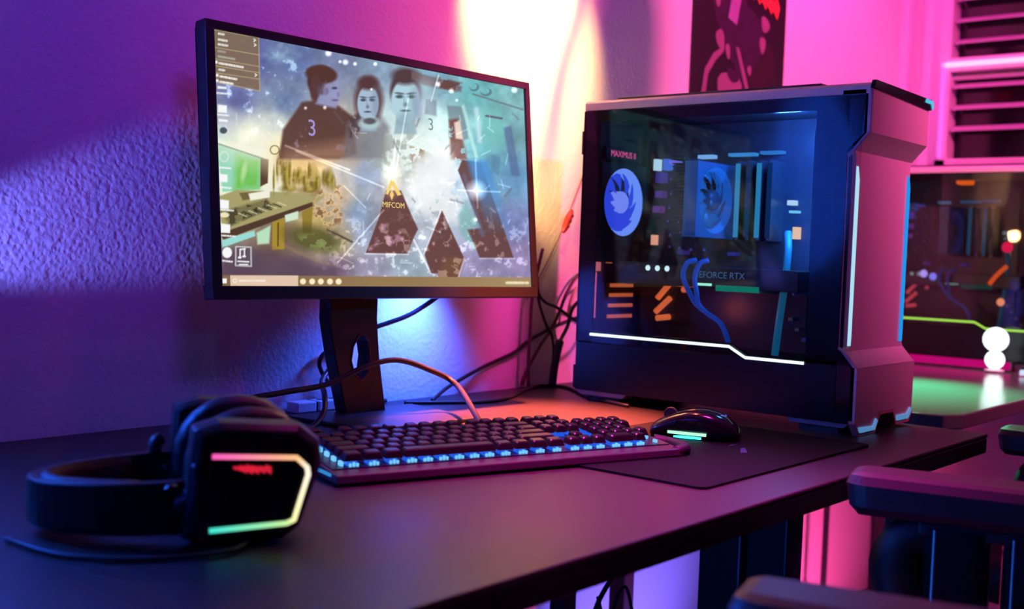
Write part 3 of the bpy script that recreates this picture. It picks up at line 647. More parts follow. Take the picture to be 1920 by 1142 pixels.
    B(.0345, .0358, .185, .262, .201, .2105).build('card_light', glow('card_teal_' + v, srgb(20, 130, 110), .8 * dim), g)
    for y in (.394, .375, .356): MB().lathe([(0, -.0012), (.0042, -.0012), (.0048, 0)], (.0355, y, .2335), 14, 'x').build('card_dot', glow('card_dots_' + v, srgb(215, 250, 250), 1.1 * dim), g)
    for y in (.132, .19, .25): B(.05, .15, y, y + .003, .200, .2042).build('card_rib', M_fins, g)
    # rear slots and back wall details
    rc = mat('slot_metal_' + v, (.65, .5, .45), .35, metal=.6, emit=rear_col, es=.40)  # coloured light on slot metal and screws put in as emission
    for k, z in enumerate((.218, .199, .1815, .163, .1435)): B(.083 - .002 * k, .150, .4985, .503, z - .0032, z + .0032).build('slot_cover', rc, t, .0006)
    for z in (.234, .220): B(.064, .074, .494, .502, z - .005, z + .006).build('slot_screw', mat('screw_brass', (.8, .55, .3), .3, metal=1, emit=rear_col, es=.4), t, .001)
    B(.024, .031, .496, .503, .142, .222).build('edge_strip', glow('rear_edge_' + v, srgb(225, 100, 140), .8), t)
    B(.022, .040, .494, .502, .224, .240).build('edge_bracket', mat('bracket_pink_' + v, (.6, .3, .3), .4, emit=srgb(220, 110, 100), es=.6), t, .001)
    io = B(.018, .125, .476, .4855, .418, .440).build('port_cover', M_matte, t, .002)
    if full: text('lettering', 'MAXIMUS II', glow('pink_letters', srgb(245, 95, 165), .9), io, .0150, tx_front(.0685, .4755, .4285))
    # board components
    cap = None
    for k in range(26):
        y = .36 + (k % 4) * .024 + random.uniform(-.004, .004); z = .27 + (k // 4) * .024 + random.uniform(-.004, .004)
        if cap is None:
            mb = MB().lathe([(0, -.010), (.0030, -.010), (.0036, -.009), (.0036, 0)], (0, 0, 0), 12, 'x'); cap = mb.mesh('capacitor', True); cap.materials.append(mat('capacitor_can', (.45, .48, .6), .25, metal=.8, noise=.1))
        put('capacitor', cap, t, loc=(.166, y, z))
    for (y, z, hh, c) in ((.452, .395, .018, (95, 80, 220)), (.452, .365, .012, (120, 70, 200)), (.455, .338, .012, (150, 70, 190)), (.40, .262, .008, (70, 50, 160)), (.30, .262, .006, (60, 50, 190))):
        B(.148, .166, y - .008, y + .008, z - hh / 2, z + hh / 2).build('power_block', mat('block_%d_%s' % (c[0], v), (.1, .08, .2), .35, emit=srgb(*c), es=.25, noise=.1), t, .001)
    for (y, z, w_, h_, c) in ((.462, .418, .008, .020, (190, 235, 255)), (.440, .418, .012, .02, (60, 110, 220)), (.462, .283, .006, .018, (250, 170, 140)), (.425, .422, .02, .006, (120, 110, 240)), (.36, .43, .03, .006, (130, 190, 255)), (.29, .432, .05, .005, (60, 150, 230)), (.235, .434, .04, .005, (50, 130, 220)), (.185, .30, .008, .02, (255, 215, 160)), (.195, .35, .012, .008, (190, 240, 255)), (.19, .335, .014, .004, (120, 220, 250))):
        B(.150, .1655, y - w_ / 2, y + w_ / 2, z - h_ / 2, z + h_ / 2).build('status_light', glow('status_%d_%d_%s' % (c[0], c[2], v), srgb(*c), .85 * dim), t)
    for (a, b) in (((.160, .452, .178), (.160, .425, .208)), ((.160, .455, .153), (.160, .425, .180)), ((.160, .452, .142), (.160, .425, .146))):
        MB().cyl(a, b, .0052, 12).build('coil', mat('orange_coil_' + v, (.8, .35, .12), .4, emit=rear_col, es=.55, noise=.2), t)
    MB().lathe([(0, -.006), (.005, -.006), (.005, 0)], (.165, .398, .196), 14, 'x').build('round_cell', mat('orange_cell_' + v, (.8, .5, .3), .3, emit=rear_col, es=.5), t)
    # leads
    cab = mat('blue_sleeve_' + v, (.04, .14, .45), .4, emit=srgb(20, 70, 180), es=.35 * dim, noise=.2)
    for d in (0, .022):
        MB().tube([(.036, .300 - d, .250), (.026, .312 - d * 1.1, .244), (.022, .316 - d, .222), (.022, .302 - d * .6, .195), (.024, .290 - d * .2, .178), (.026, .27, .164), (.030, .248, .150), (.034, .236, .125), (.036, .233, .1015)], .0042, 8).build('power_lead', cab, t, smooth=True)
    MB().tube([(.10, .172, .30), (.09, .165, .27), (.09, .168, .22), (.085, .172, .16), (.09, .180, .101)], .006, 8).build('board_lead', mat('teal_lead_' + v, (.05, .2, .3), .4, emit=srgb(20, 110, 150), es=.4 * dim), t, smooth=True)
    for k in range(4):
        MB().box(.12, .145, .130 + k * .012, .138 + k * .012, .108 + k * .016, .114 + k * .016).build('drive_clip', M_fins, t, .001)
    return t
case_a = build_case('computer tower in silver and black with a blue-lit glass side, on the near desk', (1.595, .672, 0), (.80, .98, 1.0), 1.35, (1, .20, .06),
           [srgb(46, 70, 225), srgb(120, 140, 250), srgb(110, 150, 255), srgb(10, 50, 90), srgb(20, 90, 190)], [srgb(190, 240, 255), srgb(30, 150, 240)])
case_b = build_case('far computer tower behind, with a lime-green light strip under its glass', (3.0, .752, 0), srgb(185, 250, 90), 1.0, (.6, .05, .10),
           [srgb(30, 30, 110), srgb(50, 40, 140), srgb(40, 30, 120), srgb(10, 14, 30), srgb(14, 16, 60)], [srgb(120, 180, 255), srgb(30, 150, 240)], full=False)
for (y, z, rad, c, nm) in ((.151, .31, .014, (235, 25, 80), 'red'), (.36, .235, .010, (190, 160, 255), 'violet'), (.335, .228, .010, (140, 130, 250), 'lilac'), (.16, .17, .010, (255, 150, 110), 'peach')):
    MB().lathe([(0, -.006), (rad * .8, -.006), (rad, 0)], (.03, y, z), 18, 'x').build('indicator_lamp', glow('indicator_' + nm, srgb(*c), .9), case_b)
MB().tube([(.03, .19, .215), (.025, .17, .24), (.025, .148, .262)], .006, 8).build('orange_lead', glow('orange_lead', srgb(215, 80, 30), .9), case_b, smooth=True)
MB().box(.02, .06, .25, .285, .47, .489).build('orange_lamp', glow('orange_lamp', srgb(235, 95, 20), .95), case_b, .003)
# ================================================================== keyboard
kb = thing('keyboard', 'black mechanical keyboard with blue backlight in front of the monitor', 'keyboard', (.792, .891, .0033), R(-17.6))
KW, KD = .470, .146
m = MB(); m.prism([(-.004, 0), (KD, 0), (KD, .024), (.020, .011), (-.002, .009)], 0, 0, KW)
# prism axis 0 gives (y,z) pairs
m.build('case', mat('keyboard_case', (.03, .022, .03), .4, noise=.1), kb, .0015)
tilt = math.atan2(.013, .126)
def KP(m_):   # key plane: x right, y up the board, z out of it
    M = Matrix.Translation((0, .020, .011)) @ Matrix.Rotation(tilt, 4, 'X')
    m_.v = [tuple(M @ Vector(v)) for v in m_.v]; return m_
KP(MB().box(.004, KW - .004, .000, .122, 0, .0012)).build('top_plate', mat('keyboard_plate', (.02, .03, .08), .3, metal=.5), kb)
U = .0191
rows = [  # (y, [(x_start, width), ...]) in key units
    (5.25, [(0, 1)] + [(2 + i, 1) for i in range(4)] + [(6.5 + i, 1) for i in range(4)] + [(11 + i, 1) for i in range(4)] + [(15.25 + i, 1) for i in range(3)]),
    (4, [(i, 1) for i in range(13)] + [(13, 2)] + [(15.25 + i, 1) for i in range(3)] + [(18.5 + i, 1) for i in range(4)]),
    (3, [(0, 1.5)] + [(1.5 + i, 1) for i in range(12)] + [(13.5, 1.5)] + [(15.25 + i, 1) for i in range(3)] + [(18.5 + i, 1) for i in range(3)] + [(21.5, 1)]),
    (2, [(0, 1.75)] + [(1.75 + i, 1) for i in range(11)] + [(12.75, 2.25)] + [(18.5 + i, 1) for i in range(3)]),
    (1, [(0, 2.25)] + [(2.25 + i, 1) for i in range(10)] + [(12.25, 2.75)] + [(16.25, 1)] + [(18.5 + i, 1) for i in range(3)] + [(21.5, 1)]),
    (0, [(0, 1.25), (1.25, 1.25), (2.5, 1.25), (3.75, 6.25), (10, 1.25), (11.25, 1.25), (12.5, 1.25), (13.75, 1.25)] + [(15.25 + i, 1) for i in range(3)] + [(18.5, 2), (20.5, 1)])]
M_key = mat('black_keycap', (.010, .009, .010), .24, spec=.6, noise=.1)
kmesh = {}; sw = MB(); MK = Matrix.Translation((0, .020, .011)) @ Matrix.Rotation(tilt, 4, 'X'); KEYS = 0
KX0 = .0185; sx = (KW - 2 * KX0) / (22.5 * U)
for (ry, keys) in rows:
    for (kx, kw) in keys:
        if kw not in kmesh:
            wd = kw * U * sx - .0022
            b = MB(); rg = []
            for (z, ins, yo) in ((0, 0, 0), (.0065, .0022, .0006), (.0078, .0034, .0008)):
                x0, x1, y0, y1 = ins, wd - ins, ins + yo, U - .0026 - ins * .8 + yo; c = .0012
                rg.append([(x0 + c, y0, z), (x1 - c, y0, z), (x1, y0 + c, z), (x1, y1 - c, z), (x1 - c, y1, z), (x0 + c, y1, z), (x0, y1 - c, z), (x0, y0 + c, z)])
            b.loft(rg); me = b.mesh('key'); me.materials.append(M_key); kmesh[kw] = me
        x = KX0 + kx * U * sx; y = .0035 + ry * U * .985
        o = put('key', kmesh[kw], kb); o.matrix_local = MK @ Matrix.Translation((x + .0011, y, .0074)); KEYS += 1
        n = max(1, round(kw)) if ry == 0 else 1
        for q in range(n):
            cx = x + kw * U * sx * (q + .5) / n
            sw.box(cx - .0062, cx + .0062, y + .002, y + .0142, .0013, .0066, top=(.0018, .0018))
tag(KP(sw).build('switch_housing', mat('lit_switch', (.10, .25, .6), .2, emit=srgb(30, 95, 235), es=.75), kb), kind='stuff')
m = MB()
for (ry, keys) in rows[-1:] + rows[:0]:
    for (kx, kw) in keys:
        n = max(1, round(kw))
        for q in range(n):
            cx = KX0 + (kx + kw * (q + .5) / n) * U * sx
            for d in (-.0042, 0, .0042): m.box(cx + d - .0011, cx + d + .0011, .0026, .0052, .0013, .0046 + (.0012 if d == 0 else 0))
for (ry, keys) in rows:
    m.box(KX0 - .002, KX0 + .0012, .007 + ry * U * .985, .015 + ry * U * .985, .0013, .006); m.box(KW - KX0 - .002, KW - KX0 + .001, .007 + ry * U * .985, .013 + ry * U * .985, .0013, .005)
tag(KP(m).build('backlight', glow('backlight_blue', srgb(120, 205, 255), 1.0), kb), kind='stuff')
MB().box(-.0022, -.0004, .012, .088, .006, .0095).build('side_light', glow('kb_side_light', srgb(50, 140, 215), .9), kb, .0005)
for x in (.03, KW - .05): MB().box(x, x + .02, KD - .02, KD - .008, -.003, .001).build('rear_foot', M_rubber, kb)
for x in (.03, KW - .05): MB().box(x, x + .02, .004, .014, -.003 if x < .2 else 0, .001).build('front_foot', M_rubber, kb)
MB().tube([(KW - .006, .004, .004), (KW + .012, .008, .006), (KW + .018, .022, .007), (KW + .016, .045, .008), (KW + .004, .06, .010)], .008, 10).build('end_grip', M_matte, kb, smooth=True)

# mouse pad
t = thing('mouse_pad', 'thin black cloth mouse pad under the mouse at the front desk edge', 'mouse pad', (1.085, .625, 0))
a = []
for (cx, cy, a0) in ((.442, .012, -90), (.442, .298, 0), (.012, .298, 90), (.012, .012, 180)):
    a += [(cx + .012 * math.cos(R(a0 + k * 22.5)), cy + .012 * math.sin(R(a0 + k * 22.5))) for k in range(5)]
MB().prism(a, 2, .0002, .003).build('cloth', M_pad_cloth, t)
em = mat('pad_print', (.03, .04, .12), .5, noise=.1)
for P in ([(.236, .085), (.246, .080), (.276, .100), (.270, .103)], [(.262, .118), (.272, .121), (.294, .121), (.284, .126)]): MB().prism(P, 2, .003, .0032).build('printed_mark', em, t)

# mouse
ms = thing('mouse', 'black gaming mouse with a mint light strip along its side', 'mouse', (1.385, .815, .003), math.atan2(.94, -.35) - math.pi / 2)
# local: +y is the front of the mouse
def mouse_body():
    secs = [(-.062, .010, .008), (-.058, .021, .020), (-.046, .029, .031), (-.028, .033, .0385), (-.008, .0325, .0415), (.014, .0305, .0385), (.034, .0300, .031), (.050, .0300, .0225), (.058, .028, .017), (.062, .022, .011)]
    rings = []
    for (y, hw, h) in secs:
        ring = []
        for k in range(20):
            a = -math.pi / 2 + 2 * math.pi * k / 20; ca, sa = math.cos(a), math.sin(a)
            x = hw * math.copysign(abs(ca) ** .75, ca) * (1 - .10 * math.exp(-(sa * 3) ** 2) * (1 if abs(y) < .04 else 0)); z = h * .46 + h * .54 * math.copysign(abs(sa) ** .8, sa)
            ring.append((x, y, z + .001))
        rings.append(ring)
    return MB().loft(rings)
mouse_body().build('shell', M_gloss, ms, sub=1)
m = MB(); P = [(-.0335, -.020), (-.0325, .004), (-.0300, .024), (-.0285, .034)]
m.loft([[(x - .0008, y, .0070), (x - .0012, y, .0090), (x - .0012, y, .0108), (x + .003, y, .0108), (x + .003, y, .0070)] for x, y in P]).build('side_light', glow('mouse_mint', srgb(190, 255, 225), 1.0), ms)
MB().tube([(-.024, -.012, .0030), (-.025, .000, .0028), (-.024, .014, .0028), (-.022, .026, .0030)], .0018, 8).build('under_light', glow('mouse_under', srgb(40, 220, 200), 7), ms)
MB().cyl((-.004, .036, .030), (.004, .036, .030), .0095, 20).build('scroll_wheel', M_rubber, ms, .001)
for (x, s) in ((-.016, -1), (.016, 1)): pass
m = MB(); m.loft([[(-.0006, y, z), (.0006, y, z), (.0006, y, z + .0012), (-.0006, y, z + .0012)] for y, z in ((-.005, .0415), (.010, .0402), (.024, .0368))]).build('centre_groove', M_matte, ms)
for y in (-.006, .010): MB().box(-.0335, -.030, y, y + .013, .022, .027).build('side_button', M_gloss, ms, .001)
MB().tube([(-.012, -.036, .0345), (-.004, -.040, .033), (.006, -.040, .0325), (.012, -.036, .0335)], .0014, 6).build('rear_emblem', mat('blue_emblem', (.1, .2, .4), .2, emit=srgb(60, 120, 200), es=.7), ms, smooth=True)

# ================================================================== headset
HA = R(-28); e1 = Vector((math.cos(HA), math.sin(HA), 0))
hs = thing('headset', 'black gaming headset lying on the desk with a rainbow outline on its ear cup', 'headset', (.629, .840, 0), HA)
# local: +x from band top to cups, -y towards the viewer
def cup(side):
    s = side
    m = MB(); rings = []
    base = [(-.058, .006), (-.050, .098), (-.030, .104), (.038, .100), (.056, .086), (.058, .066), (.040, .012), (.026, .001), (-.040, -.000)]
    cxz = (-.002, .052)
    for (d, sc) in ((.0, .86), (.006, .97), (.016, 1.0), (.034, .98), (.040, .90)):
        rings.append([(cxz[0] + (x - cxz[0]) * sc, s * (.092 - d), cxz[1] + (z - cxz[1]) * sc + .001) for x, z in base])
    m.loft(rings); c = m.build('ear_cup', M_black, hs, .002)
    rings = []
    for (d, sc) in ((.040, .88), (.042, 1.02), (.050, 1.10), (.058, 1.08), (.064, .98), (.064, .70)):
        rings.append([(.004 + .052 * sc * math.cos(k * math.pi / 12), s * (.092 - d), .055 + .050 * sc * math.sin(k * math.pi / 12)) for k in range(24)])
    MB().loft(rings).build('ear_cushion', M_leather, hs, smooth=True)
    return c
near = cup(-1); far = cup(1)
# light outline on the near cup, flush with its face
LP = [(-.035, .0765), (.034, .0735), (.043, .065), (.044, .059), (.033, .021), (.027, .0185), (-.036, .0155)]
LC = [(255, 90, 190), (255, 190, 130), (255, 240, 215), (255, 245, 220), (250, 240, 170), (190, 230, 150), (60, 220, 205)]
Q = []; CQ = []
for i in range(len(LP) - 1):
    for k in range(10):
        q = k / 10; Q.append(tuple(LP[i][j] * (1 - q) + LP[i + 1][j] * q for j in (0, 1))); CQ.append(tuple(LC[i][j] * (1 - q) + LC[i + 1][j] * q for j in range(3)))
Q.append(LP[-1]); CQ.append(LC[-1])
m = MB(); rings = []
cen = (-.004, .049)
for i, (x, z) in enumerate(Q):
    a = Q[max(i - 1, 0)]; b = Q[min(i + 1, len(Q) - 1)]; tx, tz = b[0] - a[0], b[1] - a[1]; L = math.hypot(tx, tz); nx, nz = -tz / L * .0020, tx / L * .0020
    rings.append([(x + nx, -.0935, z + nz), (x - nx, -.0935, z - nz), (x - nx, -.0905, z - nz), (x + nx, -.0905, z + nz)])
m.loft(rings); lo = m.build('light_outline', attr_glow('rainbow_outline', 1.15), near)
def oc(co):
    i = min(range(len(Q)), key=lambda k: (Q[k][0] - co.x) ** 2 + (Q[k][1] - co.z) ** 2); return srgb(*CQ[i])
colour_mesh(lo, oc)
MB().prism([(-.034, .072), (.032, .069), (.039, .062), (.029, .024), (.024, .022), (-.034, .019)], 1, -.0928, -.091).build('face_plate', M_gloss, near)
m = MB()
for (x0, x1, zc, hh) in ((-.018, -.012, .0665, .002), (-.013, -.007, .0658, .0038), (-.008, -.002, .0655, .0046), (-.003, .003, .065, .0042), (.003, .008, .0648, .0038), (.008, .013, .0648, .0044)):
    m = MB().prism([(x0, zc - hh * .3), (x1, zc - hh), (x1, zc + hh * .4), (x0, zc + hh * .8)], 1, -.0936, -.0926); m.build('emblem_stroke', mat('red_emblem', (.6, .05, .06), .4, emit=srgb(235, 35, 60), es=.8), near)
# yokes and band: one padded arc in a nearly level plane
def arc(rx, ry, n=22, x0=-.035):
    return [(x0 - rx * math.sin(math.pi * k / n), -ry * math.cos(math.pi * k / n)) for k in range(n + 1)]
m = MB(); rings = []; n = 26
for k in range(n + 1):
    th = math.pi * (k / n); sx_, cy_ = math.sin(th), -math.cos(th)
    o = (-.050 - .125 * sx_, .074 * cy_); i_ = (-.050 - .116 * sx_, .065 * cy_); zb = .008 + .001 * sx_; zt = .054 - .005 * sx_
    rings.append([(o[0], o[1], zb + .006), (o[0], o[1], zt - .005), (o[0] * .98 + i_[0] * .02, o[1] * .97 + i_[1] * .03, zt), (i_[0], i_[1], zt), (i_[0], i_[1], zb), (o[0] * .9 + i_[0] * .1, o[1] * .9 + i_[1] * .1, zb)])
m.loft(rings).build('headband', M_black, hs, .002)
m = MB(); rings = []
for k in range(3, n - 2):
    th = math.pi * (k / n); sx_, cy_ = math.sin(th), -math.cos(th)
    o = (-.050 - .1155 * sx_, .0645 * cy_); i_ = (-.050 - .103 * sx_, .053 * cy_)
    rings.append([(o[0], o[1], .011), (o[0], o[1], .049), (i_[0] * .6 + o[0] * .4, i_[1] * .6 + o[1] * .4, .052), (i_[0], i_[1], .044), (i_[0], i_[1], .016), (i_[0] * .6 + o[0] * .4, i_[1] * .6 + o[1] * .4, .008)])
m.loft(rings).build('band_padding', mat('dark_red_padding', (.035, .010, .016), .55, bump=.2, bscale=400), hs, smooth=True)
for s in (-1, 1):
    MB().tube([(-.058, s * .070, .032), (-.045, s * .076, .040), (-.036, s * .082, .048)], .012, 8).build('yoke', M_metal_d, hs, smooth=True)
    MB().lathe([(0, -.004), (.009, -.004), (.010, 0), (.009, .004), (0, .004)], (-.064, s * .0745, .042), 16, 'y').build('hinge_knob', M_gloss, hs)
MB().tube([(-.066, .066, .052), (-.066, .068, .062), (-.060, .070, .066)], .006, 8).build('slider_end', M_black, hs, smooth=True)
MB().tube([(-.052, -.086, .022), (-.046, -.088, .046), (-.046, -.088, .07)], .0045, 8).build('cup_arm', M_metal_d, hs, smooth=True)
MB().tube([(.0, -.075, .003), (-.01, -.10, .0035), (-.03, -.115, .003), (-.09, -.12, .003), (-.15, -.09, .003), (-.19, -.03, .003)], .0022, 8).build('lead', M_rubber, hs, smooth=True)

# ================================================================== cables
def cable(name, label, pts, r, mt, cat='cable', group=None, n=8):
    o = MB().tube(pts, r, n, 8).build(name, mt, smooth=True); return tag(o, label, cat, group)
kq = Vector((.792, .891, .003)); kdir = Vector((math.cos(R(-17.6)), math.sin(R(-17.6)), 0)); kup = Vector((-kdir.y, kdir.x, 0))
kend = kq + kdir * .285 + kup * .1475 + Vector((0, 0, .014))
cable('keyboard_cable', 'thick black cable arching from the keyboard back across the monitor stand', [kend, kend + kup * .03 + Vector((0, 0, .004)), (1.262, 1.155, .048), (1.232, 1.185, .071), (1.178, 1.20, .087), (1.120, 1.205, .080), (1.060, 1.215, .058), (.985, 1.215, .052), (.925, 1.215, .047), (.902, 1.215, .036), (.895, 1.215, .012), (.905, 1.21, .0045), (.94, 1.18, .0042)], .0042, M_rubber)
cable('video_cable', 'black cable from the monitor underside down behind its stand to the desk', [(1.328, 1.262, .178), (1.318, 1.285, .160), (1.285, 1.296, .142), (1.215, 1.318, .118), (1.178, 1.322, .096), (1.150, 1.315, .066), (1.118, 1.296, .050), (1.075, 1.240, .040), (1.045, 1.205, .022), (1.012, 1.19, .005), (.97, 1.18, .0045), (.90, 1.14, .0042)], .0040, mat('blue_black_sleeve', (.015, .018, .04), .35, noise=.1))
cable('short_cable', 'thin cable bending out in a short loop at the left side of the stand', [(1.21, 1.340, .10), (1.166, 1.341, .089), (1.151, 1.341, .073), (1.159, 1.341, .053), (1.178, 1.340, .034), (1.21, 1.336, .010), (1.255, 1.335, .0036), (1.29, 1.337, .0036)], .0034, M_rubber)
cable('cable_loop', 'small black cable loop standing on the desk left of the stand', [(.912, 1.23, .003), (.913, 1.225, .018), (.920, 1.222, .024), (.945, 1.222, .024), (.957, 1.222, .018), (.960, 1.225, .003)], .0034, M_rubber)
cable('desk_cable', 'thin dark cable lying along the back of the desk right of the stand', [(1.30, 1.305, .003), (1.32, 1.29, .003), (1.35, 1.272, .003), (1.42, 1.235, .003), (1.50, 1.25, .003), (1.60, 1.30, .003), (1.68, 1.325, .003), (1.70, 1.28, .003), (1.62, 1.17, .003), (1.58, 1.06, .003)], .0030, M_rubber)
cable('power_cable', 'long dark cable rising from the desk to the back of the near computer', [(1.36, 1.30, .003), (1.44, 1.335, .018), (1.54, 1.346, .045), (1.62, 1.346, .066), (1.66, 1.346, .085), (1.72, 1.346, .105), (1.765, 1.346, .118), (1.82, 1.342, .13), (1.86, 1.30, .15), (1.85, 1.22, .16), (1.815, 1.192, .16)], .0032, M_rubber)
cable('crossing_cable', 'dark cable dropping from behind the monitor corner and crossing the others', [(1.632, 1.3165, .006), (1.629, 1.3165, .045), (1.630, 1.3165, .10), (1.632, 1.3165, .16), (1.632, 1.308, .21), (1.625, 1.29, .26)], .0032, mat('wine_red_cable', (.06, .008, .012), .45, noise=.1))
cable('looped_cable', 'black cable looping from the monitor corner over to the tower', [(1.650, 1.322, .215), (1.668, 1.3305, .178), (1.69, 1.3305, .160), (1.73, 1.3305, .148), (1.765, 1.315, .125), (1.785, 1.28, .105), (1.79, 1.22, .095), (1.785, 1.192, .09)], .0030, M_rubber)
cable('black_cable', 'black cable running from the monitor corner steeply down to the bundle', [(1.640, 1.316, .20), (1.660, 1.323, .165), (1.672, 1.323, .14), (1.688, 1.323, .115), (1.705, 1.323, .095), (1.712, 1.323, .06), (1.705, 1.323, .008)], .0030, M_rubber)
cable('rising_cable', 'dark cable climbing from the desk corner up behind the tower', [(1.640, 1.3385, .006), (1.655, 1.3385, .035), (1.688, 1.3385, .075), (1.72, 1.3385, .105), (1.745, 1.3385, .14), (1.765, 1.3385, .175), (1.80, 1.3385, .21), (1.86, 1.3385, .23), (1.90, 1.32, .20), (1.90, 1.28, .10)], .0032, mat('maroon_cable', (.09, .010, .012), .45, noise=.1))
cable('cable_bundle', 'thick black cable bundle standing upright between monitor and tower', [(1.695, 1.31, .004), (1.698, 1.31, .03), (1.706, 1.31, .065), (1.716, 1.31, .09), (1.735, 1.31, .115), (1.75, 1.31, .15), (1.79, 1.31, .165), (1.85, 1.32, .13)], lambda q: .0075 if q < .42 else .0036, M_rubber)
cable('pale_cable', 'pale peach cable bent in a loop beside the tower back edge', [(1.77, 1.335, .13), (1.772, 1.335, .15), (1.782, 1.335, .172), (1.80, 1.335, .188), (1.84, 1.33, .19), (1.88, 1.31, .15)], .0034, mat('pale_cable_sleeve', (.70, .48, .32), .4, noise=.05))
t = thing('inline_cable', 'thin wire hanging on the wall with a red inline controller', 'cable', (1.759, 1.338, .315))
L_ = Vector((1.759, 1.338, .315))
m = MB().tube([Vector(p) - L_ for p in ((1.64, 1.335, .165), (1.668, 1.34, .190), (1.70, 1.344, .224), (1.73, 1.344, .266), (1.75, 1.342, .30), (1.759, 1.342, .318), (1.775, 1.344, .34), (1.81, 1.346, .40), (1.835, 1.346, .45), (1.84, 1.346, .53))], .0013, 6).build('wire', mat('brown_wire', (.16, .05, .03), .5, noise=.1), t, smooth=True)
m = MB().tube([(-.013, 0, -.022), (-.008, 0, -.014), (0, 0, 0), (.008, 0, .014), (.013, 0, .022)], lambda q: .0072 * max(.25, math.sin(math.pi * (.08 + q * .84))) ** .6, 10); m.build('controller', mat('red_controller', (.42, .02, .02), .4, noise=.1), t, smooth=True)
for k in (-1, 0, 1): MB().lathe([(0, -.0088), (.0028, -.0085), (.003, -.006)], (k * .006, 0, k * .0105), 12, 'y').build('button', mat('dark_red_button', (.08, .006, .008), .4, noise=.1), t)
cable('underdesk_cable', 'black cable drooping in a wide arc under the desk', [(1.63, 1.06, -.07), (1.66, 1.10, -.12), (1.66, 1.10, -.20), (1.63, 1.10, -.28), (1.57, 1.10, -.34), (1.50, 1.08, -.42)], .0045, M_rubber)
cable('thin_underdesk_cable', 'thin wavy cable under the desk near its front left legs', [(1.50, 1.05, -.30), (1.515, 1.05, -.33), (1.54, 1.05, -.335), (1.56, 1.05, -.305), (1.58, 1.05, -.30), (1.60, 1.05, -.34), (1.62, 1.05, -.40), (1.64, 1.05, -.5)], .003, M_rubber)

# power strip at the wall
t = thing('power_strip', 'pale slim power strip lying against the wall left of the stand', 'power strip', (1.10, 1.322, 0))
MB().box(-.005, .032, 0, .026, 0, .016).box(.037, .110, 0, .026, 0, .016).build('body', M_white, t, .002)
MB().box(.031, .038, .003, .023, .002, .014).build('joint', M_black, t)
for x in (.05, .075, .095): MB().lathe([(0, .0003), (.007, .0003), (.008, 0)], (x, .013, .016), 14, 'z').build('socket', M_black, t)

# poster
t = thing('poster', 'dark poster with a pink figure and red strokes on the pink wall', 'poster', (2.42, YW, .78))
MB().box(-.218, .218, -.006, -.0005, -.33, .30).build('sheet', mat('poster_dark', (.005, .002, .005), .5, noise=.6, nscale=14), t)
pp = mat('poster_pink', (.24, .10, .18), .5, noise=.2, nscale=60); pv = mat('poster_violet', (.025, .006, .03), .5, noise=.5, nscale=40); pr = mat('poster_red', (.75, .06, .04), .5, noise=.2); pb = mat('poster_wine', (.018, .002, .007), .5, noise=.4, nscale=30)
LAYER = [0]
def shape(mt_, P, d=0):
    LAYER[0] += 1; MB().prism([(x, z) for x, z in P], 1, -.0062 - d - .00006 * LAYER[0], -.0058).build('print', mt_, t)
def blob(cx, cz, rx, rz, rot=0, w=0):
    return [(cx + (rx * math.cos(a) * math.cos(rot) - rz * math.sin(a) * math.sin(rot)) * (1 + w * math.sin(3 * a)), cz + (rx * math.cos(a) * math.sin(rot) + rz * math.sin(a) * math.cos(rot)) * (1 + w * math.sin(3 * a))) for a in [k * math.pi / 8 for k in range(16)]]
shape(pv, blob(-.05, .04, .075, .10, .3, .2)); shape(pb, blob(.10, -.08, .07, .09, .2, .2)); shape(pv, blob(.03, -.02, .06, .10, -.4, .15))
for (x, z, rx, rz, ro) in ((-.12, .07, .014, .022, .2), (-.10, -.025, .018, .026, .5), (.11, .045, .022, .018, -.4), (.10, -.005, .015, .020, 0), (-.065, -.045, .010, .018, .3), (-.11, .155, .022, .008, -.2), (.04, -.075, .01, .012, .3), (-.05, -.135, .055, .045, 0)): shape(pp, blob(x, z, rx, rz, ro, .12), .0004)
shape(pv, blob(-.04, -.098, .030, .014, -.3, .1), .0006)
for P in ([(-.02, .185), (.0, .19), (.08, .11), (.06, .105)], [(-.175, -.155), (-.165, -.10), (-.13, -.06), (-.09, -.04), (-.085, -.05), (-.12, -.075), (-.15, -.11), (-.158, -.155)], [(-.03, -.03), (-.015, -.03), (.06, -.15), (.04, -.15)]): shape(pp, P, .0004)
shape(mat('poster_lilac', (.30, .14, .34), .5, noise=.3, nscale=80), [(-.07, .03), (-.03, .02), (-.01, .10), (-.03, .115), (-.06, .075)], .0005)
for (x, z) in ((.02, .100), (.05, .095), (.08, .088), (.11, .082), (.14, .075)): shape(pr, [(x - .005, z + .012), (x + .022, z + .045), (x + .038, z + .02), (x + .028, z - .008), (x + .012, z + .006)], .0005)

# glowing ornament and pale bar by the far computer
t = thing('table_lamp', 'small white glowing lamp of two stacked globes beside the far computer', 'lamp', (2.93, .888, 0))
for (z, rad) in ((.026, .023), (.076, .030)): MB().lathe([(rad * math.sin(k * math.pi / 12), -rad * math.cos(k * math.pi / 12)) for k in range(13)], (0, 0, z + .004), 24).build('globe', glow('globe_white', (.85, .95, 1), 2.2), t, smooth=True)
MB().lathe([(0, 0), (.022, 0), (.024, .004), (.012, .008)], (0, 0, 0), 20).build('base', M_white, t)
t = thing('light_bar', 'short white light bar lying in front of the far computer', 'light bar', (2.88, .58, 0))
MB().box(0, .018, 0, .235, .002, .014).build('tube', glow('bar_white', srgb(205, 225, 255), 1.0), t, .002); MB().box(-.002, .02, -.004, .0, 0, .016).build('end_cap', M_white, t); MB().box(-.001, .019, .0, .235, 0, .002).build('holder', M_white, t)
t = thing('magenta_light_bar', 'magenta glowing bar lying along the foot of the far computer', 'light bar', (2.965, .86, 0))
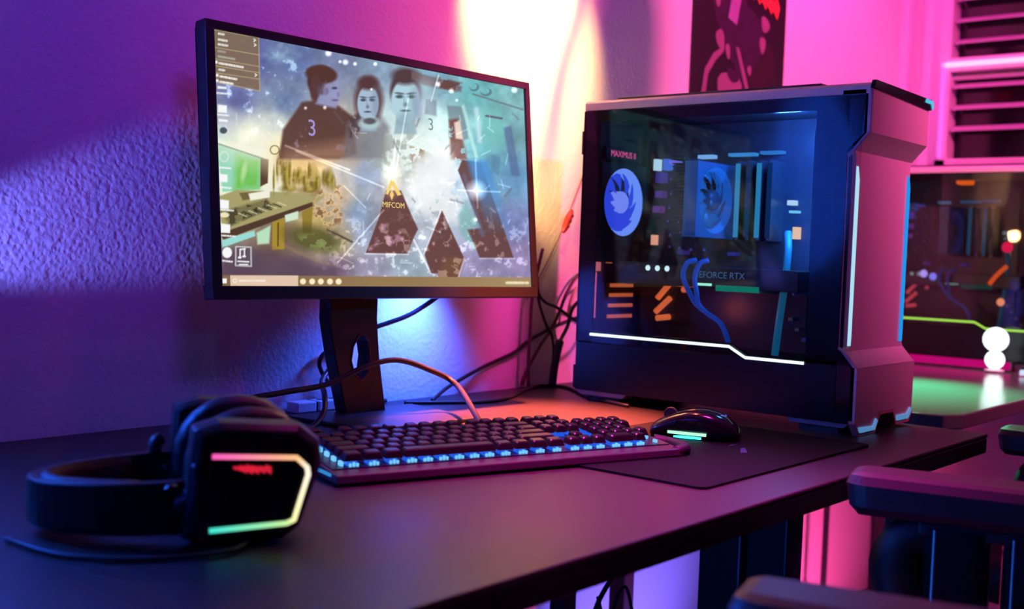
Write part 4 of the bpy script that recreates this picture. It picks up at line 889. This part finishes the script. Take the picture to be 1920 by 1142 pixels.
MB().box(0, .02, 0, .42, .004, .022).build('tube', glow('bar_magenta', srgb(205, 10, 120), .8), t, .003); MB().box(-.001, .021, -.004, .0, 0, .024).build('end_cap', M_black, t); MB().box(-.001, .021, .0, .42, 0, .004).build('holder', M_black, t)

# ================================================================== chairs
def office_chair(label, loc, rz, arm_z, near_dx, bits):
    t = thing('office_chair', label, 'chair', loc, rz)     # local: +y is the front
    seat_z = ZF + .47
    rings = []
    for (z, sc) in ((seat_z - .08, .86), (seat_z - .06, .97), (seat_z - .02, 1.0), (seat_z, .96), (seat_z + .012, .80)):
        rings.append([(.235 * sc * math.copysign(abs(math.cos(a)) ** .5, math.cos(a)), .245 * sc * math.copysign(abs(math.sin(a)) ** .5, math.sin(a)), z) for a in [k * 2 * math.pi / 28 for k in range(28)]])
    MB().loft(rings).build('seat', M_leather, t, smooth=True)
    rings = []
    for (z, hw, th) in ((seat_z + .03, .17, .035), (seat_z + .12, .22, .05), (seat_z + .40, .24, .045), (seat_z + .62, .20, .04), (seat_z + .78, .14, .035), (seat_z + .84, .11, .02)):
        rings.append([(hw * math.copysign(abs(math.cos(a)) ** .6, math.cos(a)), -.25 - (z - seat_z) * .18 + th * math.sin(a), z) for a in [k * 2 * math.pi / 24 for k in range(24)]])
    MB().loft(rings).build('backrest', M_leather, t, smooth=True)
    for s in (-1, 1):
        x = s * near_dx
        rings = []
        for (z, ins) in ((arm_z - .046, .014), (arm_z - .036, .004), (arm_z - .012, 0), (arm_z - .003, .004), (arm_z, .014)):
            P = []
            for (cx, cy, a0) in ((.022, .105, 0), (-.022, .105, 90), (-.026, -.125, 180), (.026, -.125, 270)):
                P += [(x + cx + (.016 - ins) * math.cos(R(a0 + q * 15)), cy + (.030 - ins) * math.sin(R(a0 + q * 15)), z) for q in range(7)]
            rings.append(P)
        MB().loft(rings).build('armrest', mat('arm_pad', (.022, .014, .019), .45, bump=.15, bscale=400), t, smooth=False)
        for (nm, yc, ry_, zb) in (('arm_post', .022, .034, arm_z - .24), ('arm_column', -.052, .030, seat_z - .04)):
            MB().loft([[(x + .030 * math.copysign(abs(math.cos(k * math.pi / 18)) ** .6, math.cos(k * math.pi / 18)), yc + ry_ * math.copysign(abs(math.sin(k * math.pi / 18)) ** .6, math.sin(k * math.pi / 18)), z) for k in range(36)] for z in (zb, arm_z - .052)], caps=False).build(nm, M_gloss, t, smooth=True)
        MB().box(x - .024, x + .024, -.10, .06, arm_z - .060, arm_z - .0455).build('arm_plate', M_matte, t, .003)
        MB().tube([(x, .045, arm_z - .055), (x, .075, arm_z - .075), (x, .080, arm_z - .11), (x, .05, arm_z - .16), (x - s * .03, -.02, arm_z - .22), (x - s * .10, -.05, seat_z - .06)], lambda q: .020 + .010 * math.sin(math.pi * q), 10).build('arm_bracket', M_matte, t, smooth=True)
    MB().cyl((0, 0, ZF + .10), (0, 0, seat_z - .075), .025, 18).build('gas_lift', M_chrome, t)
    for k in range(5):
        a = 2 * math.pi * k / 5; c, s_ = math.cos(a), math.sin(a)
        b = MB().tube([(0, 0, ZF + .11), (.15 * c, .15 * s_, ZF + .09), (.29 * c, .29 * s_, ZF + .062)], lambda q: .024 - .008 * q, 8).build('base_arm', M_black, t, smooth=True)
        MB().lathe([(0, -.012), (.022, -.012), (.026, -.008), (.026, .008), (.022, .012), (0, .012)], (.285 * c, .285 * s_, ZF + .026), 16, 'y').build('caster', M_rubber, b)
    return t
office_chair('black office chair in front of the desk, its armrests at the lower right', (.985, .312, 0), R(15), .03, .255, 0)
office_chair('second office chair mostly cut off at the right edge, by the corner desk', (2.305, .495, 0), R(6), -.014, .25, 1)

# unseen objects added to cast wall shadows: a looped cord, a hanging capsule
t = thing('streak_shadow_caster', 'added unseen cord and socket above the monitor that cast a streak shadow on the wall', 'lamp', (1.575, 1.08, .96))
L_ = Vector((1.575, 1.08, .96))
MB().tube([Vector(p) - L_ for p in ((1.68, 1.17, 1.75), (1.668, 1.165, 1.1), (1.655, 1.162, .95), (1.6425, 1.162, .887), (1.626, 1.162, .845), (1.614, 1.162, .794), (1.590, 1.155, .775), (1.560, 1.14, .83), (1.548, 1.11, .93), (1.558, 1.085, 1.02), (1.575, 1.08, 1.045))], .006, 8).build('cord', M_rubber, t, smooth=True)
MB().lathe([(0, .085), (.012, .085), (.016, .075), (.016, .040), (.020, .036), (.045, .02), (.043, .018), (.018, .033), (0, .034)], (0, 0, 0), 24).build('socket', M_black, t, smooth=False)
t = thing('capsule_shadow_caster', 'added unseen capsule on a straight cord that casts a rounded shadow on the wall', 'lamp', (2.185, .42, .985))
MB().lathe([(0, .11), (.03, .105), (.05, .08), (.056, .04), (.056, -.10), (.05, -.12), (.046, -.118), (.05, -.10), (.05, .04), (0, .09)], (0, 0, 0), 28).build('shadow_capsule', M_matte, t, smooth=True)
MB().cyl((0, 0, .10), (0, 0, .765), .004, 8).build('cord', M_rubber, t)
